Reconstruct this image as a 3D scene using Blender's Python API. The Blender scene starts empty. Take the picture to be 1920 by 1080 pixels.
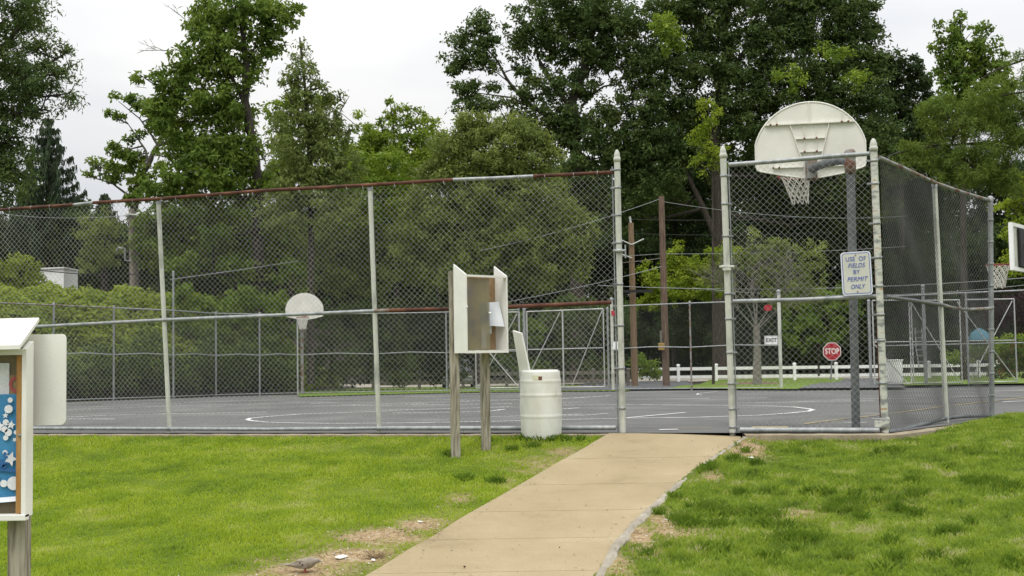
import bpy, math, random
import numpy as np
from mathutils import Matrix, Vector
R = math.radians
rng = np.random.default_rng(7)
random.seed(7)
sc = bpy.context.scene
col = sc.collection

# ------------------------------------------------------------------ camera
F = 2200.0                       # focal length in pixels of the 1920 wide photograph
EYE = Vector((0, 0, 1.0))
PITCH = math.atan(120 / F)
CM = (Matrix.Rotation(math.pi / 2 + PITCH, 4, 'X') @ Matrix.Rotation(R(-0.9), 4, 'Z'))
cd = bpy.data.cameras.new('camera')
cam = bpy.data.objects.new('camera', cd)
col.objects.link(cam)
cam.matrix_world = Matrix.Translation(EYE) @ CM
cd.sensor_width = 36
cd.lens = 36 * F / 1920
cd.clip_start = 0.1
cd.clip_end = 2000
sc.camera = cam

# ------------------------------------------------------------------ sky and sun
SUN_EL, SUN_ROT = 58, 205
w = bpy.data.worlds.new('World')
sc.world = w
w.use_nodes = True
nt = w.node_tree
nt.nodes.clear()
N = nt.nodes.new
L = nt.links.new
sky = N('ShaderNodeTexSky'); sky.sky_type = 'NISHITA'; sky.sun_disc = False
sky.sun_elevation = R(SUN_EL); sky.sun_rotation = R(SUN_ROT)
skm = N('ShaderNodeVectorMath'); skm.operation = 'SCALE'; skm.inputs['Scale'].default_value = 1.0
L(sky.outputs[0], skm.inputs[0])
tc = N('ShaderNodeTexCoord')
sep = N('ShaderNodeSeparateXYZ'); L(tc.outputs['Generated'], sep.inputs[0])
mr = N('ShaderNodeMapRange')      # overcast sky: brighter overhead than at the horizon
mr.inputs['From Min'].default_value = 0.0; mr.inputs['From Max'].default_value = 1.0
mr.inputs['To Min'].default_value = 7.6; mr.inputs['To Max'].default_value = 30.0
pw = N('ShaderNodeMath'); pw.operation = 'POWER'; pw.use_clamp = True; pw.inputs[1].default_value = 1.6
L(sep.outputs['Z'], pw.inputs[0]); L(pw.outputs[0], mr.inputs['Value'])
mp = N('ShaderNodeMapping'); mp.inputs['Scale'].default_value = (1.0, 1.0, 3.2)
L(tc.outputs['Generated'], mp.inputs[0])
nz = N('ShaderNodeTexNoise'); nz.inputs['Scale'].default_value = 3.2; nz.inputs['Detail'].default_value = 5
nz.inputs['Roughness'].default_value = 0.45
L(mp.outputs[0], nz.inputs['Vector'])
cr = N('ShaderNodeValToRGB')
cr.color_ramp.elements[0].position = 0.36; cr.color_ramp.elements[0].color = (0.88, 0.90, 0.935, 1)
cr.color_ramp.elements[1].position = 0.6; cr.color_ramp.elements[1].color = (1.06, 1.055, 1.04, 1)
L(nz.outputs['Fac'], cr.inputs[0])
vm = N('ShaderNodeVectorMath'); vm.operation = 'SCALE'
L(cr.outputs[0], vm.inputs[0]); L(mr.outputs[0], vm.inputs['Scale'])
mx = N('ShaderNodeMix'); mx.data_type = 'RGBA'; mx.inputs['Factor'].default_value = 0.94
L(skm.outputs[0], mx.inputs['A']); L(vm.outputs[0], mx.inputs['B'])
bg = N('ShaderNodeBackground'); bg.inputs['Strength'].default_value = 0.1
L(mx.outputs['Result'], bg.inputs['Color'])
wo = N('ShaderNodeOutputWorld'); L(bg.outputs[0], wo.inputs[0])
ld = bpy.data.lights.new('sun', 'SUN')
ld.energy = 1.0; ld.angle = R(20); ld.color = (1.0, 0.95, 0.86)
lo = bpy.data.objects.new('sun', ld); col.objects.link(lo)
az = R(SUN_ROT)
sdir = Vector((math.sin(az) * math.cos(R(SUN_EL)), math.cos(az) * math.cos(R(SUN_EL)), math.sin(R(SUN_EL))))
lo.rotation_euler = (-sdir).to_track_quat('-Z', 'Y').to_euler()
sc.view_settings.view_transform = 'Standard'
sc.view_settings.look = 'None'
sc.view_settings.exposure = 0.0
sc.view_settings.gamma = 1.0
sc.view_settings.use_curve_mapping = False
sc.cycles.max_bounces = 6
sc.cycles.transparent_max_bounces = 8

# ------------------------------------------------------------------ geometry of the place
def ray(px, py):
    return (CM.to_3x3() @ Vector(((px - 960) / F, -(py - 540) / F, -1.0)))
def at(px, py, d):
    return EYE + ray(px, py) * d
def proj_px(v):
    q = CM.to_3x3().inverted() @ (Vector(v) - EYE)
    return (960 + F * q.x / -q.z, 540 - F * q.y / -q.z)
CP = []
for px, py, s in ((100, 806, 137), (318, 808, 142), (710, 811, 152), (1160, 811, 159), (1655, 812, 168), (1860, 782, 134),
                  (213, 750, 57), (565, 742, 51), (838, 736, 50), (1297, 730, 55), (1465, 731, 56)):
    CP.append(at(px, py, F / s))
A_ = np.array([[1, p.x, p.y] for p in CP]); b_ = np.array([p.z for p in CP])
PL = np.linalg.lstsq(A_, b_, rcond=None)[0]; PL[0] -= .012
def court_z(x, y):
    return PL[0] + PL[1] * x + PL[2] * y
def yf(x):                       # front edge of the court
    x = np.asarray(x, float)
    return np.where(x < 4.14, 14.254 - 0.278 * x, 13.1 + (x - 4.14) * 1.24)
BACK = [(-300, 32), (-60, 34.5), (100, 36.7), (213, 38.6), (325, 40.6), (405, 43.0), (487, 44.0), (558, 44.6), (703, 44.8), (838, 44.6),
        (985, 43.6), (1150, 42.2), (1297, 41.0), (1465, 40.0), (1643, 40.0), (1737, 40.0), (1820, 40.0), (1920, 40.0), (2300, 40.0)]
BX = [at(p, 700, d).x for p, d in BACK]; BY = [at(p, 700, d).y for p, d in BACK]
BX[0] = -22; BY[0] = 30
def yb(x):
    return np.interp(np.asarray(x, float), BX, BY)
def sstep(t):
    t = np.clip(t, 0, 1); return t * t * (3 - 2 * t)
def wob(x, y, s, seed=0):
    return (np.sin(x * s + seed) * np.cos(y * s * 1.3 + seed * 2) + 0.5 * np.sin(x * s * 2.3 + y * s * 1.9 + seed) + 0.25 * np.cos(x * s * 4.7 - y * s * 5.1 + seed)) / 1.75
def lawn_z(x, y):
    x = np.asarray(x, float); y = np.asarray(y, float)
    yl = np.where(x < 4.14, 14.254 - 0.278 * x, 13.1)
    d = np.maximum(0, yl - y)
    z = court_z(x, np.where(x < 4.14, 14.254 - 0.278 * x, 13.1)) - 0.022 - 0.93 * (1 - np.exp(-d / 6.4))
    z = z + 0.03 * np.maximum(0, x - 1.5) * np.clip(d / 3, 0, 1)
    z = z - 0.055 * sstep((x - 2.6) / 0.3) * np.exp(-d / 1.2) * sstep((6.5 - x) / 2)
    z = z + 0.012 * wob(x, y, 2.1, 3) * np.clip(d, 0, 1)
    return z
def ground_z(x, y):
    x = np.asarray(x, float); y = np.asarray(y, float)
    yy = yb(x); t = y - yy
    z = court_z(x, yy) - 0.5 * sstep(t / 26)
    z = z + 3.65 * sstep((t - 1.0) / 9) * sstep((-8.0 - x) / 5.0)
    z = z + 9 * sstep((y - 108) / 120)
    return z
def surf(x, y):
    if y < float(yf(x)): return float(lawn_z(x, y))
    if y < float(yb(x)): return float(court_z(x, y))
    return float(ground_z(x, y))
def hit(px, py, lift=0.0, fn=surf, d0=3.0):
    r = ray(px, py); d = d0; last = d
    while d < 300:
        p = EYE + r * d
        if p.z <= fn(p.x, p.y) + lift:
            a, b = last, d
            for _ in range(25):
                m = (a + b) / 2; p = EYE + r * m
                if p.z <= fn(p.x, p.y) + lift: b = m
                else: a = m
            p = EYE + r * b
            return p
        last = d; d += 0.05 + d * 0.004
    return EYE + r * 200

# ------------------------------------------------------------------ objects helpers
def tag(o, label=None, cat=None, group=None, kind=None):
    if label: o['label'] = label
    if cat: o['category'] = cat
    if group: o['group'] = group
    if kind: o['kind'] = kind
    return o
def empty(name, loc, label, cat, group=None, rz=0.0):
    o = bpy.data.objects.new(name, None); col.objects.link(o)
    o.empty_display_size = 0.2
    o.location = loc; o.rotation_euler = (0, 0, rz)
    return tag(o, label, cat, group)
def link(name, me, m, parent=None):
    o = bpy.data.objects.new(name, me); col.objects.link(o)
    if m and not me.materials: me.materials.append(m)
    if parent is not None:
        o.parent = parent
    return o
class MB:
    """collects shapes in world coordinates (or local when asked)"""
    def __init__(s): s.v = []; s.f = []; s.sm = []; s.mi = []; s.m = 0
    def add(s, vs, fs, smooth=False):
        n = len(s.v); s.v.extend([tuple(v) for v in vs])
        for f in fs:
            s.f.append(tuple(i + n for i in f)); s.sm.append(smooth); s.mi.append(s.m)
    def box(s, c, size, rot=None, bev=0.0):
        x, y, z = [a / 2 for a in size]
        if bev > 0:
            b = min(bev, x * .9, y * .9, z * .9)
            vs = []; 
            for sx in (-1, 1):
                for sy in (-1, 1):
                    for sz in (-1, 1):
                        vs += [(sx * (x - b), sy * (y - b), sz * z), (sx * (x - b), sy * y, sz * (z - b)), (sx * x, sy * (y - b), sz * (z - b))]
            bm = __import__('bmesh').new()
            for v in vs: bm.verts.new(v)
            r = __import__('bmesh').ops.convex_hull(bm, input=bm.verts)
            bm.verts.index_update()
            V = [v.co.copy() for v in bm.verts]; Fc = [[v.index for v in f.verts] for f in bm.faces]; bm.free()
        else:
            V = [Vector((sx * x, sy * y, sz * z)) for sx in (-1, 1) for sy in (-1, 1) for sz in (-1, 1)]
            Fc = [(0, 1, 3, 2), (4, 6, 7, 5), (0, 4, 5, 1), (2, 3, 7, 6), (0, 2, 6, 4), (1, 5, 7, 3)]
        if rot is not None: V = [rot @ v for v in V]
        c = Vector(c)
        s.add([v + c for v in V], Fc)
    def tube(s, pts, rad, n=10, cap=True):
        pts = [Vector(p) for p in pts]
        if not hasattr(rad, '__len__'): rad = [rad] * len(pts)
        vs = []; up = Vector((0, 0, 1)); prev = None
        for i, p in enumerate(pts):
            a = pts[max(0, i - 1)]; b = pts[min(len(pts) - 1, i + 1)]
            t = (b - a).normalized() if (b - a).length > 1e-9 else Vector((0, 0, 1))
            if prev is None:
                u = t.cross(Vector((0.0, 1.0, 0.0))) if abs(t.y) < 0.9 else t.cross(Vector((1, 0, 0)))
            else:
                u = prev - t * prev.dot(t)
            u.normalize(); prev = u; q = t.cross(u)
            for k in range(n):
                an = 2 * math.pi * k / n
                vs.append(p + (u * math.cos(an) + q * math.sin(an)) * rad[i])
        fs = []
        for i in range(len(pts) - 1):
            for k in range(n):
                fs.append((i * n + k, i * n + (k + 1) % n, (i + 1) * n + (k + 1) % n, (i + 1) * n + k))
        s.add(vs, fs, True)
        if cap:
            s.add(vs[:n][::-1], [tuple(range(n))]); s.add(vs[-n:], [tuple(range(n))])
    def lathe(s, prof, c=(0, 0, 0), n=24, axis=None):
        c = Vector(c); vs = []
        M = Vector((0, 0, 1)).rotation_difference(Vector(axis)).to_matrix() if axis is not None else Matrix.Identity(3)
        for r, z in prof:
            for k in range(n):
                a = 2 * math.pi * k / n
                vs.append(c + M @ Vector((r * math.cos(a), r * math.sin(a), z)))
        fs = []
        for i in range(len(prof) - 1):
            for k in range(n):
                fs.append((i * n + k, i * n + (k + 1) % n, (i + 1) * n + (k + 1) % n, (i + 1) * n + k))
        s.add(vs, fs, True)
    def prism(s, outline, depth, frame):
        """outline in 2D, frame = (origin, ux, uy), thickness along ux x uy"""
        o, ux, uy = [Vector(a) for a in frame]; nrm = ux.cross(uy).normalized()
        a = [o + ux * p[0] + uy * p[1] for p in outline]; b = [p - nrm * depth for p in a]
        n = len(a); s.add(a + b, [tuple(range(n)), tuple(range(2 * n - 1, n - 1, -1))] + [(i, n + i, n + (i + 1) % n, (i + 1) % n) for i in range(n)])
    def build(s, name, m, parent=None):
        me = bpy.data.meshes.new(name)
        vs = s.v
        if parent is not None:
            inv = parent_world(parent).inverted(); vs = [inv @ Vector(v) for v in vs]
        me.from_pydata(vs, [], s.f)
        me.polygons.foreach_set('use_smooth', s.sm)
        if isinstance(m, (list, tuple)):
            for q in m: me.materials.append(q)
            me.polygons.foreach_set('material_index', s.mi); m = None
        me.update()
        return link(name, me, m, parent)
def parent_world(o):
    M = Matrix.Translation(o.location) @ o.rotation_euler.to_matrix().to_4x4()
    return parent_world(o.parent) @ M if o.parent is not None else M
def np_mesh(name, V, Q, m, parent=None, smooth=False, k=4):
    """fast mesh from numpy verts (n,3) and faces (m,k)"""
    V = np.asarray(V, np.float32); Q = np.asarray(Q, np.int32)
    if parent is not None:
        M = np.array(parent_world(parent).inverted()); V = V @ M[:3, :3].T.astype(np.float32) + M[:3, 3].astype(np.float32)
    me = bpy.data.meshes.new(name)
    me.vertices.add(len(V)); me.vertices.foreach_set('co', np.ascontiguousarray(V, np.float32).ravel())
    me.loops.add(Q.size); me.loops.foreach_set('vertex_index', Q.ravel())
    me.polygons.add(len(Q))
    me.polygons.foreach_set('loop_start', np.arange(0, Q.size, k, dtype=np.int32))
    me.polygons.foreach_set('use_smooth', np.full(len(Q), smooth))
    me.update(calc_edges=True)
    return link(name, me, m, parent)

# ------------------------------------------------------------------ materials
def hexc(h):
    c = [int(h[i:i + 2], 16) / 255 for i in (0, 2, 4)]
    return tuple((x / 12.92 if x <= .04045 else ((x + .055) / 1.055) ** 2.4) for x in c)
def mat(name, stops, scale=6.0, rough=0.7, detail=4, metal=0.0, stretch=(1, 1, 1), bump=0.0, bscale=None, coord='Object', spec=0.3, nrough=0.55, fine=0.0, fscale=90.):
    m = bpy.data.materials.new(name); m.use_nodes = True; t = m.node_tree; t.nodes.clear()
    n = t.nodes.new; l = t.links.new
    out = n('ShaderNodeOutputMaterial'); p = n('ShaderNodeBsdfPrincipled'); l(p.outputs[0], out.inputs[0])
    p.inputs['Roughness'].default_value = rough; p.inputs['Metallic'].default_value = metal
    p.inputs['Specular IOR Level'].default_value = spec
    c = n('ShaderNodeTexCoord'); mp = n('ShaderNodeMapping'); mp.inputs['Scale'].default_value = stretch
    l(c.outputs[coord], mp.inputs[0])
    nz = n('ShaderNodeTexNoise'); nz.inputs['Scale'].default_value = scale; nz.inputs['Detail'].default_value = detail; nz.inputs['Roughness'].default_value = nrough
    l(mp.outputs[0], nz.inputs['Vector'])
    r = n('ShaderNodeValToRGB')
    el = r.color_ramp.elements
    while len(el) < len(stops): el.new(0.5)
    for e, (pos, cc) in zip(el, stops):
        e.position = pos; e.color = (*cc, 1)
    l(nz.outputs['Fac'], r.inputs[0])
    src = r.outputs[0]
    if fine > 0:
        fz = n('ShaderNodeTexNoise'); fz.inputs['Scale'].default_value = fscale; fz.inputs['Detail'].default_value = 3
        l(mp.outputs[0], fz.inputs['Vector'])
        fm = n('ShaderNodeMapRange'); fm.inputs['From Min'].default_value = .3; fm.inputs['From Max'].default_value = .7
        fm.inputs['To Min'].default_value = 1 - fine; fm.inputs['To Max'].default_value = 1 + fine
        l(fz.outputs['Fac'], fm.inputs['Value'])
        v = n('ShaderNodeVectorMath'); v.operation = 'SCALE'; l(src, v.inputs[0]); l(fm.outputs[0], v.inputs['Scale']); src = v.outputs[0]
    l(src, p.inputs['Base Color'])
    if bump > 0:
        bz = n('ShaderNodeTexNoise'); bz.inputs['Scale'].default_value = bscale or scale * 4; bz.inputs['Detail'].default_value = 4
        l(mp.outputs[0], bz.inputs['Vector'])
        bp = n('ShaderNodeBump'); bp.inputs['Strength'].default_value = bump; bp.inputs['Distance'].default_value = 0.02
        l(bz.outputs['Fac'], bp.inputs['Height']); l(bp.outputs[0], p.inputs['Normal'])
    m['src'] = 1
    return m
def leafmat(name, a, b, c=None, scale=1.2, trans=0.35, gloss=0.0):
    """foliage: diffuse + translucent, hue varies from clump to clump"""
    m = bpy.data.materials.new(name); m.use_nodes = True; t = m.node_tree; t.nodes.clear()
    n = t.nodes.new; l = t.links.new
    out = n('ShaderNodeOutputMaterial')
    cc = n('ShaderNodeTexCoord'); nz = n('ShaderNodeTexNoise'); nz.inputs['Scale'].default_value = scale; nz.inputs['Detail'].default_value = 6; nz.inputs['Roughness'].default_value = 0.75
    l(cc.outputs['Object'], nz.inputs['Vector'])
    r = n('ShaderNodeValToRGB'); el = r.color_ramp.elements
    el[0].position = 0.34; el[0].color = (*a, 1); el[1].position = 0.66; el[1].color = (*(c or b), 1)
    if c: e = el.new(0.5); e.color = (*b, 1)
    l(nz.outputs['Fac'], r.inputs[0])
    d = n('ShaderNodeBsdfPrincipled'); d.inputs['Roughness'].default_value = 0.65; d.inputs['Specular IOR Level'].default_value = 0.12 + gloss
    tr = n('ShaderNodeBsdfTranslucent')
    l(r.outputs[0], d.inputs['Base Color'])
    hs = n('ShaderNodeHueSaturation'); hs.inputs['Hue'].default_value = 0.488; hs.inputs['Saturation'].default_value = 1.1; hs.inputs['Value'].default_value = 1.25
    l(r.outputs[0], hs.inputs['Color']); l(hs.outputs[0], tr.inputs['Color'])
    mx = n('ShaderNodeMixShader'); mx.inputs[0].default_value = trans
    l(d.outputs[0], mx.inputs[1]); l(tr.outputs[0], mx.inputs[2]); l(mx.outputs[0], out.inputs[0])
    return m
M = {}
M['galv'] = mat('galvanised_steel', [(.3, (.20, .215, .22)), (.6, (.33, .345, .345)), (.8, (.42, .43, .42))], 14, .45, metal=.35, stretch=(1, 1, .5))
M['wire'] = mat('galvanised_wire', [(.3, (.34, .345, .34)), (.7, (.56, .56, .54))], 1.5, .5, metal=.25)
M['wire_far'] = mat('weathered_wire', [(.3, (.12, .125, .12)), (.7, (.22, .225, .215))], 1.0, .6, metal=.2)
M['cream'] = mat('faded_cream_post_paint', [(.32, (.33, .34, .30)), (.45, (.50, .51, .45)), (.7, (.60, .60, .54))], 7, .55, stretch=(1, 1, .35), fine=.08, fscale=60)
M['patchy'] = mat('patched_flaking_post_paint', [(.38, (.25, .26, .25)), (.46, (.50, .51, .45)), (.58, (.60, .60, .54)), (.66, (.42, .28, .17))], 9, .6, stretch=(.6, .6, 1.6), fine=.1)
M['rust'] = mat('rusted_rail', [(.34, (.04, .018, .013)), (.5, (.095, .036, .022)), (.68, (.17, .075, .045))], 9, .8, stretch=(.35, 1, 1), fine=.15)
M['rustpatch'] = mat('galvanised_with_rust', [(.45, (.24, .245, .24)), (.56, (.20, .155, .12)), (.66, (.12, .045, .028))], 6, .6)
M['pole'] = mat('dark_galvanised_pole', [(.3, (.09, .095, .10)), (.6, (.15, .16, .165)), (.8, (.2, .21, .21))], 10, .5, metal=.3)
M['asphalt'] = mat('worn_asphalt', [(.32, (.098, .098, .095)), (.42, (.124, .124, .12)), (.56, (.138, .137, .132)), (.66, (.172, .170, .162))], .5, 1.0, detail=7, fine=.16, fscale=70, bump=.15, bscale=160, spec=.03)
M['driveasph'] = mat('drive_asphalt', [(.3, (.085, .086, .09)), (.7, (.125, .126, .13))], .8, .95, detail=6, fine=.12)
M['gravel'] = mat('pale_gravel', [(.3, (.30, .27, .22)), (.7, (.46, .42, .35))], 2.0, .95, fine=.25, fscale=20)
M['paintw'] = mat('worn_white_line_paint', [(.30, (.24, .24, .24)), (.40, (.55, .55, .53)), (.55, (.78, .78, .75))], 3.2, .8, fine=.2, fscale=40)
M['paintwb'] = mat('fresh_white_line_paint', [(.3, (.62, .62, .6)), (.7, (.72, .72, .7))], 6, .8, fine=.1)
M['painty'] = mat('worn_yellow_line_paint', [(.38, (.17, .15, .10)), (.5, (.40, .30, .12)), (.65, (.48, .37, .15))], 4, .8, fine=.15)
M['concrete'] = mat('tan_concrete', [(.30, (.245, .19, .11)), (.42, (.30, .24, .143)), (.6, (.335, .27, .165)), (.72, (.375, .31, .20))], 1.1, .92, detail=10, nrough=.68, fine=.11, fscale=95, bump=.12, bscale=140, spec=.15)
M['edgecon'] = mat('grey_rough_concrete', [(.3, (.22, .195, .15)), (.55, (.29, .26, .205)), (.75, (.36, .33, .27))], 5, .95, fine=.12, bump=.3, bscale=40)
M['tancurb'] = mat('tan_concrete_edge', [(.3, (.22, .18, .12)), (.6, (.32, .27, .19))], 5, .95, fine=.15, bump=.4, bscale=50)
M['joint'] = mat('dark_joint_filler', [(.3, (.14, .11, .07)), (.7, (.22, .17, .11))], 20, .95)
M['white'] = mat('white_board', [(.25, (.68, .68, .63)), (.7, (.79, .785, .74))], 3, .5, fine=.03, spec=.3)
M['whitebox'] = mat('white_painted_board', [(.3, (.68, .68, .62)), (.7, (.80, .79, .74))], 4, .45, fine=.03)
M['barrel'] = mat('cream_plastic', [(.28, (.45, .43, .36)), (.38, (.64, .63, .56)), (.55, (.71, .71, .65)), (.7, (.77, .77, .72))], 5, .45, fine=.03, stretch=(1, 1, .5))
M['hoopboard'] = mat('cream_backboard', [(.3, (.64, .63, .565)), (.7, (.75, .74, .67))], 3, .5, fine=.04)
M['rust_bolt'] = mat('rust_stain', [(.3, (.12, .045, .025)), (.7, (.22, .10, .06))], 20, .8)
M['net'] = mat('net_cord', [(.3, (.55, .53, .48)), (.7, (.75, .73, .68))], 30, .9)
M['rim'] = mat('red_orange_rim', [(.3, (.22, .05, .035)), (.7, (.32, .09, .06))], 20, .6)
M['woodpost'] = mat('weathered_wood_post', [(.33, (.13, .115, .085)), (.47, (.25, .225, .17)), (.62, (.38, .35, .28))], 14, .9, stretch=(3.2, 3.2, .28), detail=7, bump=.6, bscale=18)
M['oldwood'] = mat('old_grey_rail_wood', [(.3, (.11, .10, .08)), (.7, (.20, .18, .15))], 5, .9, stretch=(.4, 1, 3))
M['polewood'] = mat('brown_utility_pole_wood', [(.3, (.085, .055, .04)), (.5, (.15, .10, .075)), (.7, (.22, .16, .12))], 6, .9, stretch=(4, 4, .3), detail=6)
M['polewood2'] = mat('tan_utility_pole_wood', [(.3, (.17, .11, .065)), (.7, (.27, .19, .12))], 6, .9, stretch=(4, 4, .3), detail=6)
M['polewood3'] = mat('grey_utility_pole_wood', [(.3, (.17, .145, .12)), (.7, (.28, .25, .21))], 6, .9, stretch=(4, 4, .3), detail=6)
M['cable'] = mat('black_cable', [(.3, (.02, .02, .02)), (.7, (.04, .04, .04))], 3, .6)
M['cable2'] = mat('grey_cable', [(.3, (.20, .21, .21)), (.7, (.32, .33, .33))], 3, .5)
M['vinyl'] = mat('white_vinyl', [(.3, (.80, .80, .78)), (.7, (.88, .88, .86))], 3, .5)
M['porcelain'] = mat('white_insulator', [(.3, (.5, .5, .48)), (.7, (.6, .6, .58))], 5, .3)
M['signface'] = mat('pale_sign_face', [(.3, (.52, .52, .46)), (.7, (.58, .58, .51))], 4, .5)
M['signedge'] = mat('sign_border_white', [(.3, (.66, .68, .72)), (.7, (.70, .72, .76))], 4, .5)
M['blue'] = mat('sign_blue_ink', [(.3, (.05, .09, .38)), (.7, (.07, .12, .46))], 8, .5)
M['black'] = mat('black_ink', [(.3, (.015, .015, .015)), (.7, (.03, .03, .03))], 8, .5)
M['red'] = mat('red_sign_face', [(.3, (.38, .02, .035)), (.7, (.46, .03, .045))], 4, .45)
M['bark'] = mat('tree_bark', [(.3, (.028, .023, .018)), (.55, (.06, .05, .04)), (.75, (.11, .095, .075))], 5, .95, stretch=(3, 3, .5), detail=6, bump=.6, bscale=10)
M['barkgrey'] = mat('grey_bark', [(.3, (.07, .062, .05)), (.7, (.17, .155, .13))], 5, .95, stretch=(3, 3, .5), detail=6)
M['deadtwig'] = mat('bare_grey_twigs', [(.3, (.14, .13, .11)), (.7, (.26, .24, .21))], 6, .95)
M['soil'] = mat('forest_floor', [(.3, (.018, .014, .009)), (.55, (.035, .03, .017)), (.75, (.045, .05, .02))], 1.2, .98, detail=7, fine=.3, fscale=12)
M['farlawn'] = mat('distant_mown_grass', [(.3, (.085, .135, .014)), (.55, (.12, .185, .02)), (.75, (.16, .21, .035))], 1.0, .95, detail=7, fine=.25, fscale=14)
M['mulch'] = mat('brown_mulch', [(.3, (.10, .065, .04)), (.7, (.20, .14, .09))], 3, .95, fine=.3, fscale=14)
# ------------------------------------------------------------------ ground, court, lawn
def grid_mesh(xs, ys, zf, name, m, parent=None, kind='structure'):
    X, Y = np.meshgrid(xs, ys); Z = zf(X, Y)
    V = np.stack([X, Y, Z], -1).reshape(-1, 3)
    nx, ny = len(xs), len(ys); i = np.arange(nx - 1)[None, :] + np.arange(ny - 1)[:, None] * nx
    Q = np.stack([i, i + 1, i + nx + 1, i + nx], -1).reshape(-1, 4)
    o = np_mesh(name, V, Q, m, parent, True)
    if kind: o['kind'] = kind
    return o
def ground_all(X, Y):
    Yb = yb(X)
    z = ground_z(X, Y)
    z = np.where(Y < Yb, court_z(X, Y) - 0.12, z)
    z = np.where(Y < yf(X), np.minimum(lawn_z(X, Y), court_z(X, Y)) - 0.35, z)
    out = (np.abs(X) > 26) & (Y < 40)
    return np.where(out, np.minimum(z, -0.6), z)
gx = np.concatenate([np.linspace(-420, -62, 24), np.arange(-60, 60.1, 0.8), np.linspace(62, 420, 24)])
gy = np.concatenate([np.linspace(-80, -6, 8), np.arange(-4, 100, 0.8), np.linspace(101, 520, 40)])
grid_mesh(gx, gy, ground_all, 'ground', M['soil'])

# court sheet between front and back edges
def band(name, m, x0, x1, n, lo, hi, zf, ny, kind='structure'):
    xs = np.linspace(x0, x1, n); V = []
    for j in range(ny + 1):
        t = j / ny; y = lo(xs) * (1 - t) + hi(xs) * t
        V.append(np.stack([xs, y, zf(xs, y)], -1))
    V = np.array(V).reshape(-1, 3); i = np.arange(n - 1)[None, :] + np.arange(ny)[:, None] * n
    Q = np.stack([i, i + 1, i + n + 1, i + n], -1).reshape(-1, 4)
    o = np_mesh(name, V, Q, m, None, True)
    if kind: o['kind'] = kind
    return o
XC0, XC1 = -21.5, 22.0
band('basketball_court', M['asphalt'], XC0, XC1, 160, lambda x: yf(x) - 0.045, lambda x: yb(x) + 0.05, lambda x, y: court_z(x, y), 30)

# pixel-outlined sheets laid on the terrain (their real position is where the sight line meets the ground)
def strip(name, m, near, far, lift, fn=surf, n=24, k=3, kind='structure', d0=3.0):
    def samp(pl, t):
        xs = [p[0] for p in pl]; ln = [0]
        for a, b in zip(pl[:-1], pl[1:]): ln.append(ln[-1] + math.dist(a, b))
        s = t * ln[-1]
        return (np.interp(s, ln, xs), np.interp(s, ln, [p[1] for p in pl]))
    V = []; cols = []
    for i in range(n + 1):
        a = hit(*samp(near, i / n), 0, fn, d0); b = hit(*samp(far, i / n), 0, fn, d0)
        for j in range(k + 1):
            p = a.lerp(b, j / k); V.append((p.x, p.y, float(fn(p.x, p.y)) + lift))
    Q = [(i * (k + 1) + j, (i + 1) * (k + 1) + j, (i + 1) * (k + 1) + j + 1, i * (k + 1) + j + 1) for i in range(n) for j in range(k)]
    o = np_mesh(name, V, Q, m, None, True)
    if kind: o['kind'] = kind
    return o
gfn = lambda x, y: float(ground_z(x, y)) if y > float(yb(x)) else float(court_z(x, y))
strip('grass_verge', M['farlawn'], [(560, 745), (700, 741), (860, 737), (1180, 734)], [(560, 734), (700, 729), (860, 725), (1180, 722)], .03, gfn, d0=30, k=4)
strip('drive', M['driveasph'], [(1040, 734.5), (1320, 731.5)], [(1100, 717), (1290, 715)], .045, gfn, d0=30, k=5)
strip('gravel_road', M['gravel'], [(540, 729), (860, 726), (1000, 724), (1160, 719), (1300, 717), (1420, 712), (2000, 709)], [(540, 723), (860, 718), (1000, 714), (1160, 712.5), (1300, 711.5), (1420, 709), (2000, 706)], .035, gfn, d0=30, k=4)
strip('grass_island', M['farlawn'], [(1255, 731.5), (1465, 732.5), (1500, 732.5)], [(1330, 714), (1450, 711), (1590, 711)], .06, gfn, d0=30, k=6)
strip('exit_drive', M['driveasph'], [(1496, 732.5), (1700, 731)], [(1585, 712), (1640, 711.5)], .08, gfn, d0=30, k=6)
strip('roadside_grass', M['farlawn'], [(1695, 728), (1800, 726), (2000, 723)], [(1690, 709), (1800, 704), (2000, 698)], .10, gfn, d0=30, k=6)

# painted lines on the court
def line(name, pts, wd, m, mb=None, closed=False):
    P = [hit(*p) for p in pts]
    return P
class Lines:
    def __init__(s): s.mb = MB()
    def seg(s, pts, wd=.055):
        P = [hit(*p) for p in pts]
        V = []
        for i, p in enumerate(P):
            a = P[max(0, i - 1)]; b = P[min(len(P) - 1, i + 1)]
            t = Vector((b.x - a.x, b.y - a.y, 0)).normalized(); q = Vector((-t.y, t.x, 0)) * wd / 2
            for sgn in (1, -1):
                v = p + q * sgn; V.append((v.x, v.y, float(court_z(v.x, v.y)) + .005 + LIFT[0]))
        s.mb.add(V, [(2 * i, 2 * i + 1, 2 * i + 3, 2 * i + 2) for i in range(len(P) - 1)])
LIFT = [0.0]
def ell(cx, cy, rx, ry, a0, a1, n=24):
    return [(cx + rx * math.cos(R(a0 + (a1 - a0) * i / n)), cy + ry * math.sin(R(a0 + (a1 - a0) * i / n))) for i in range(n + 1)]
wl = Lines()
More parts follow.
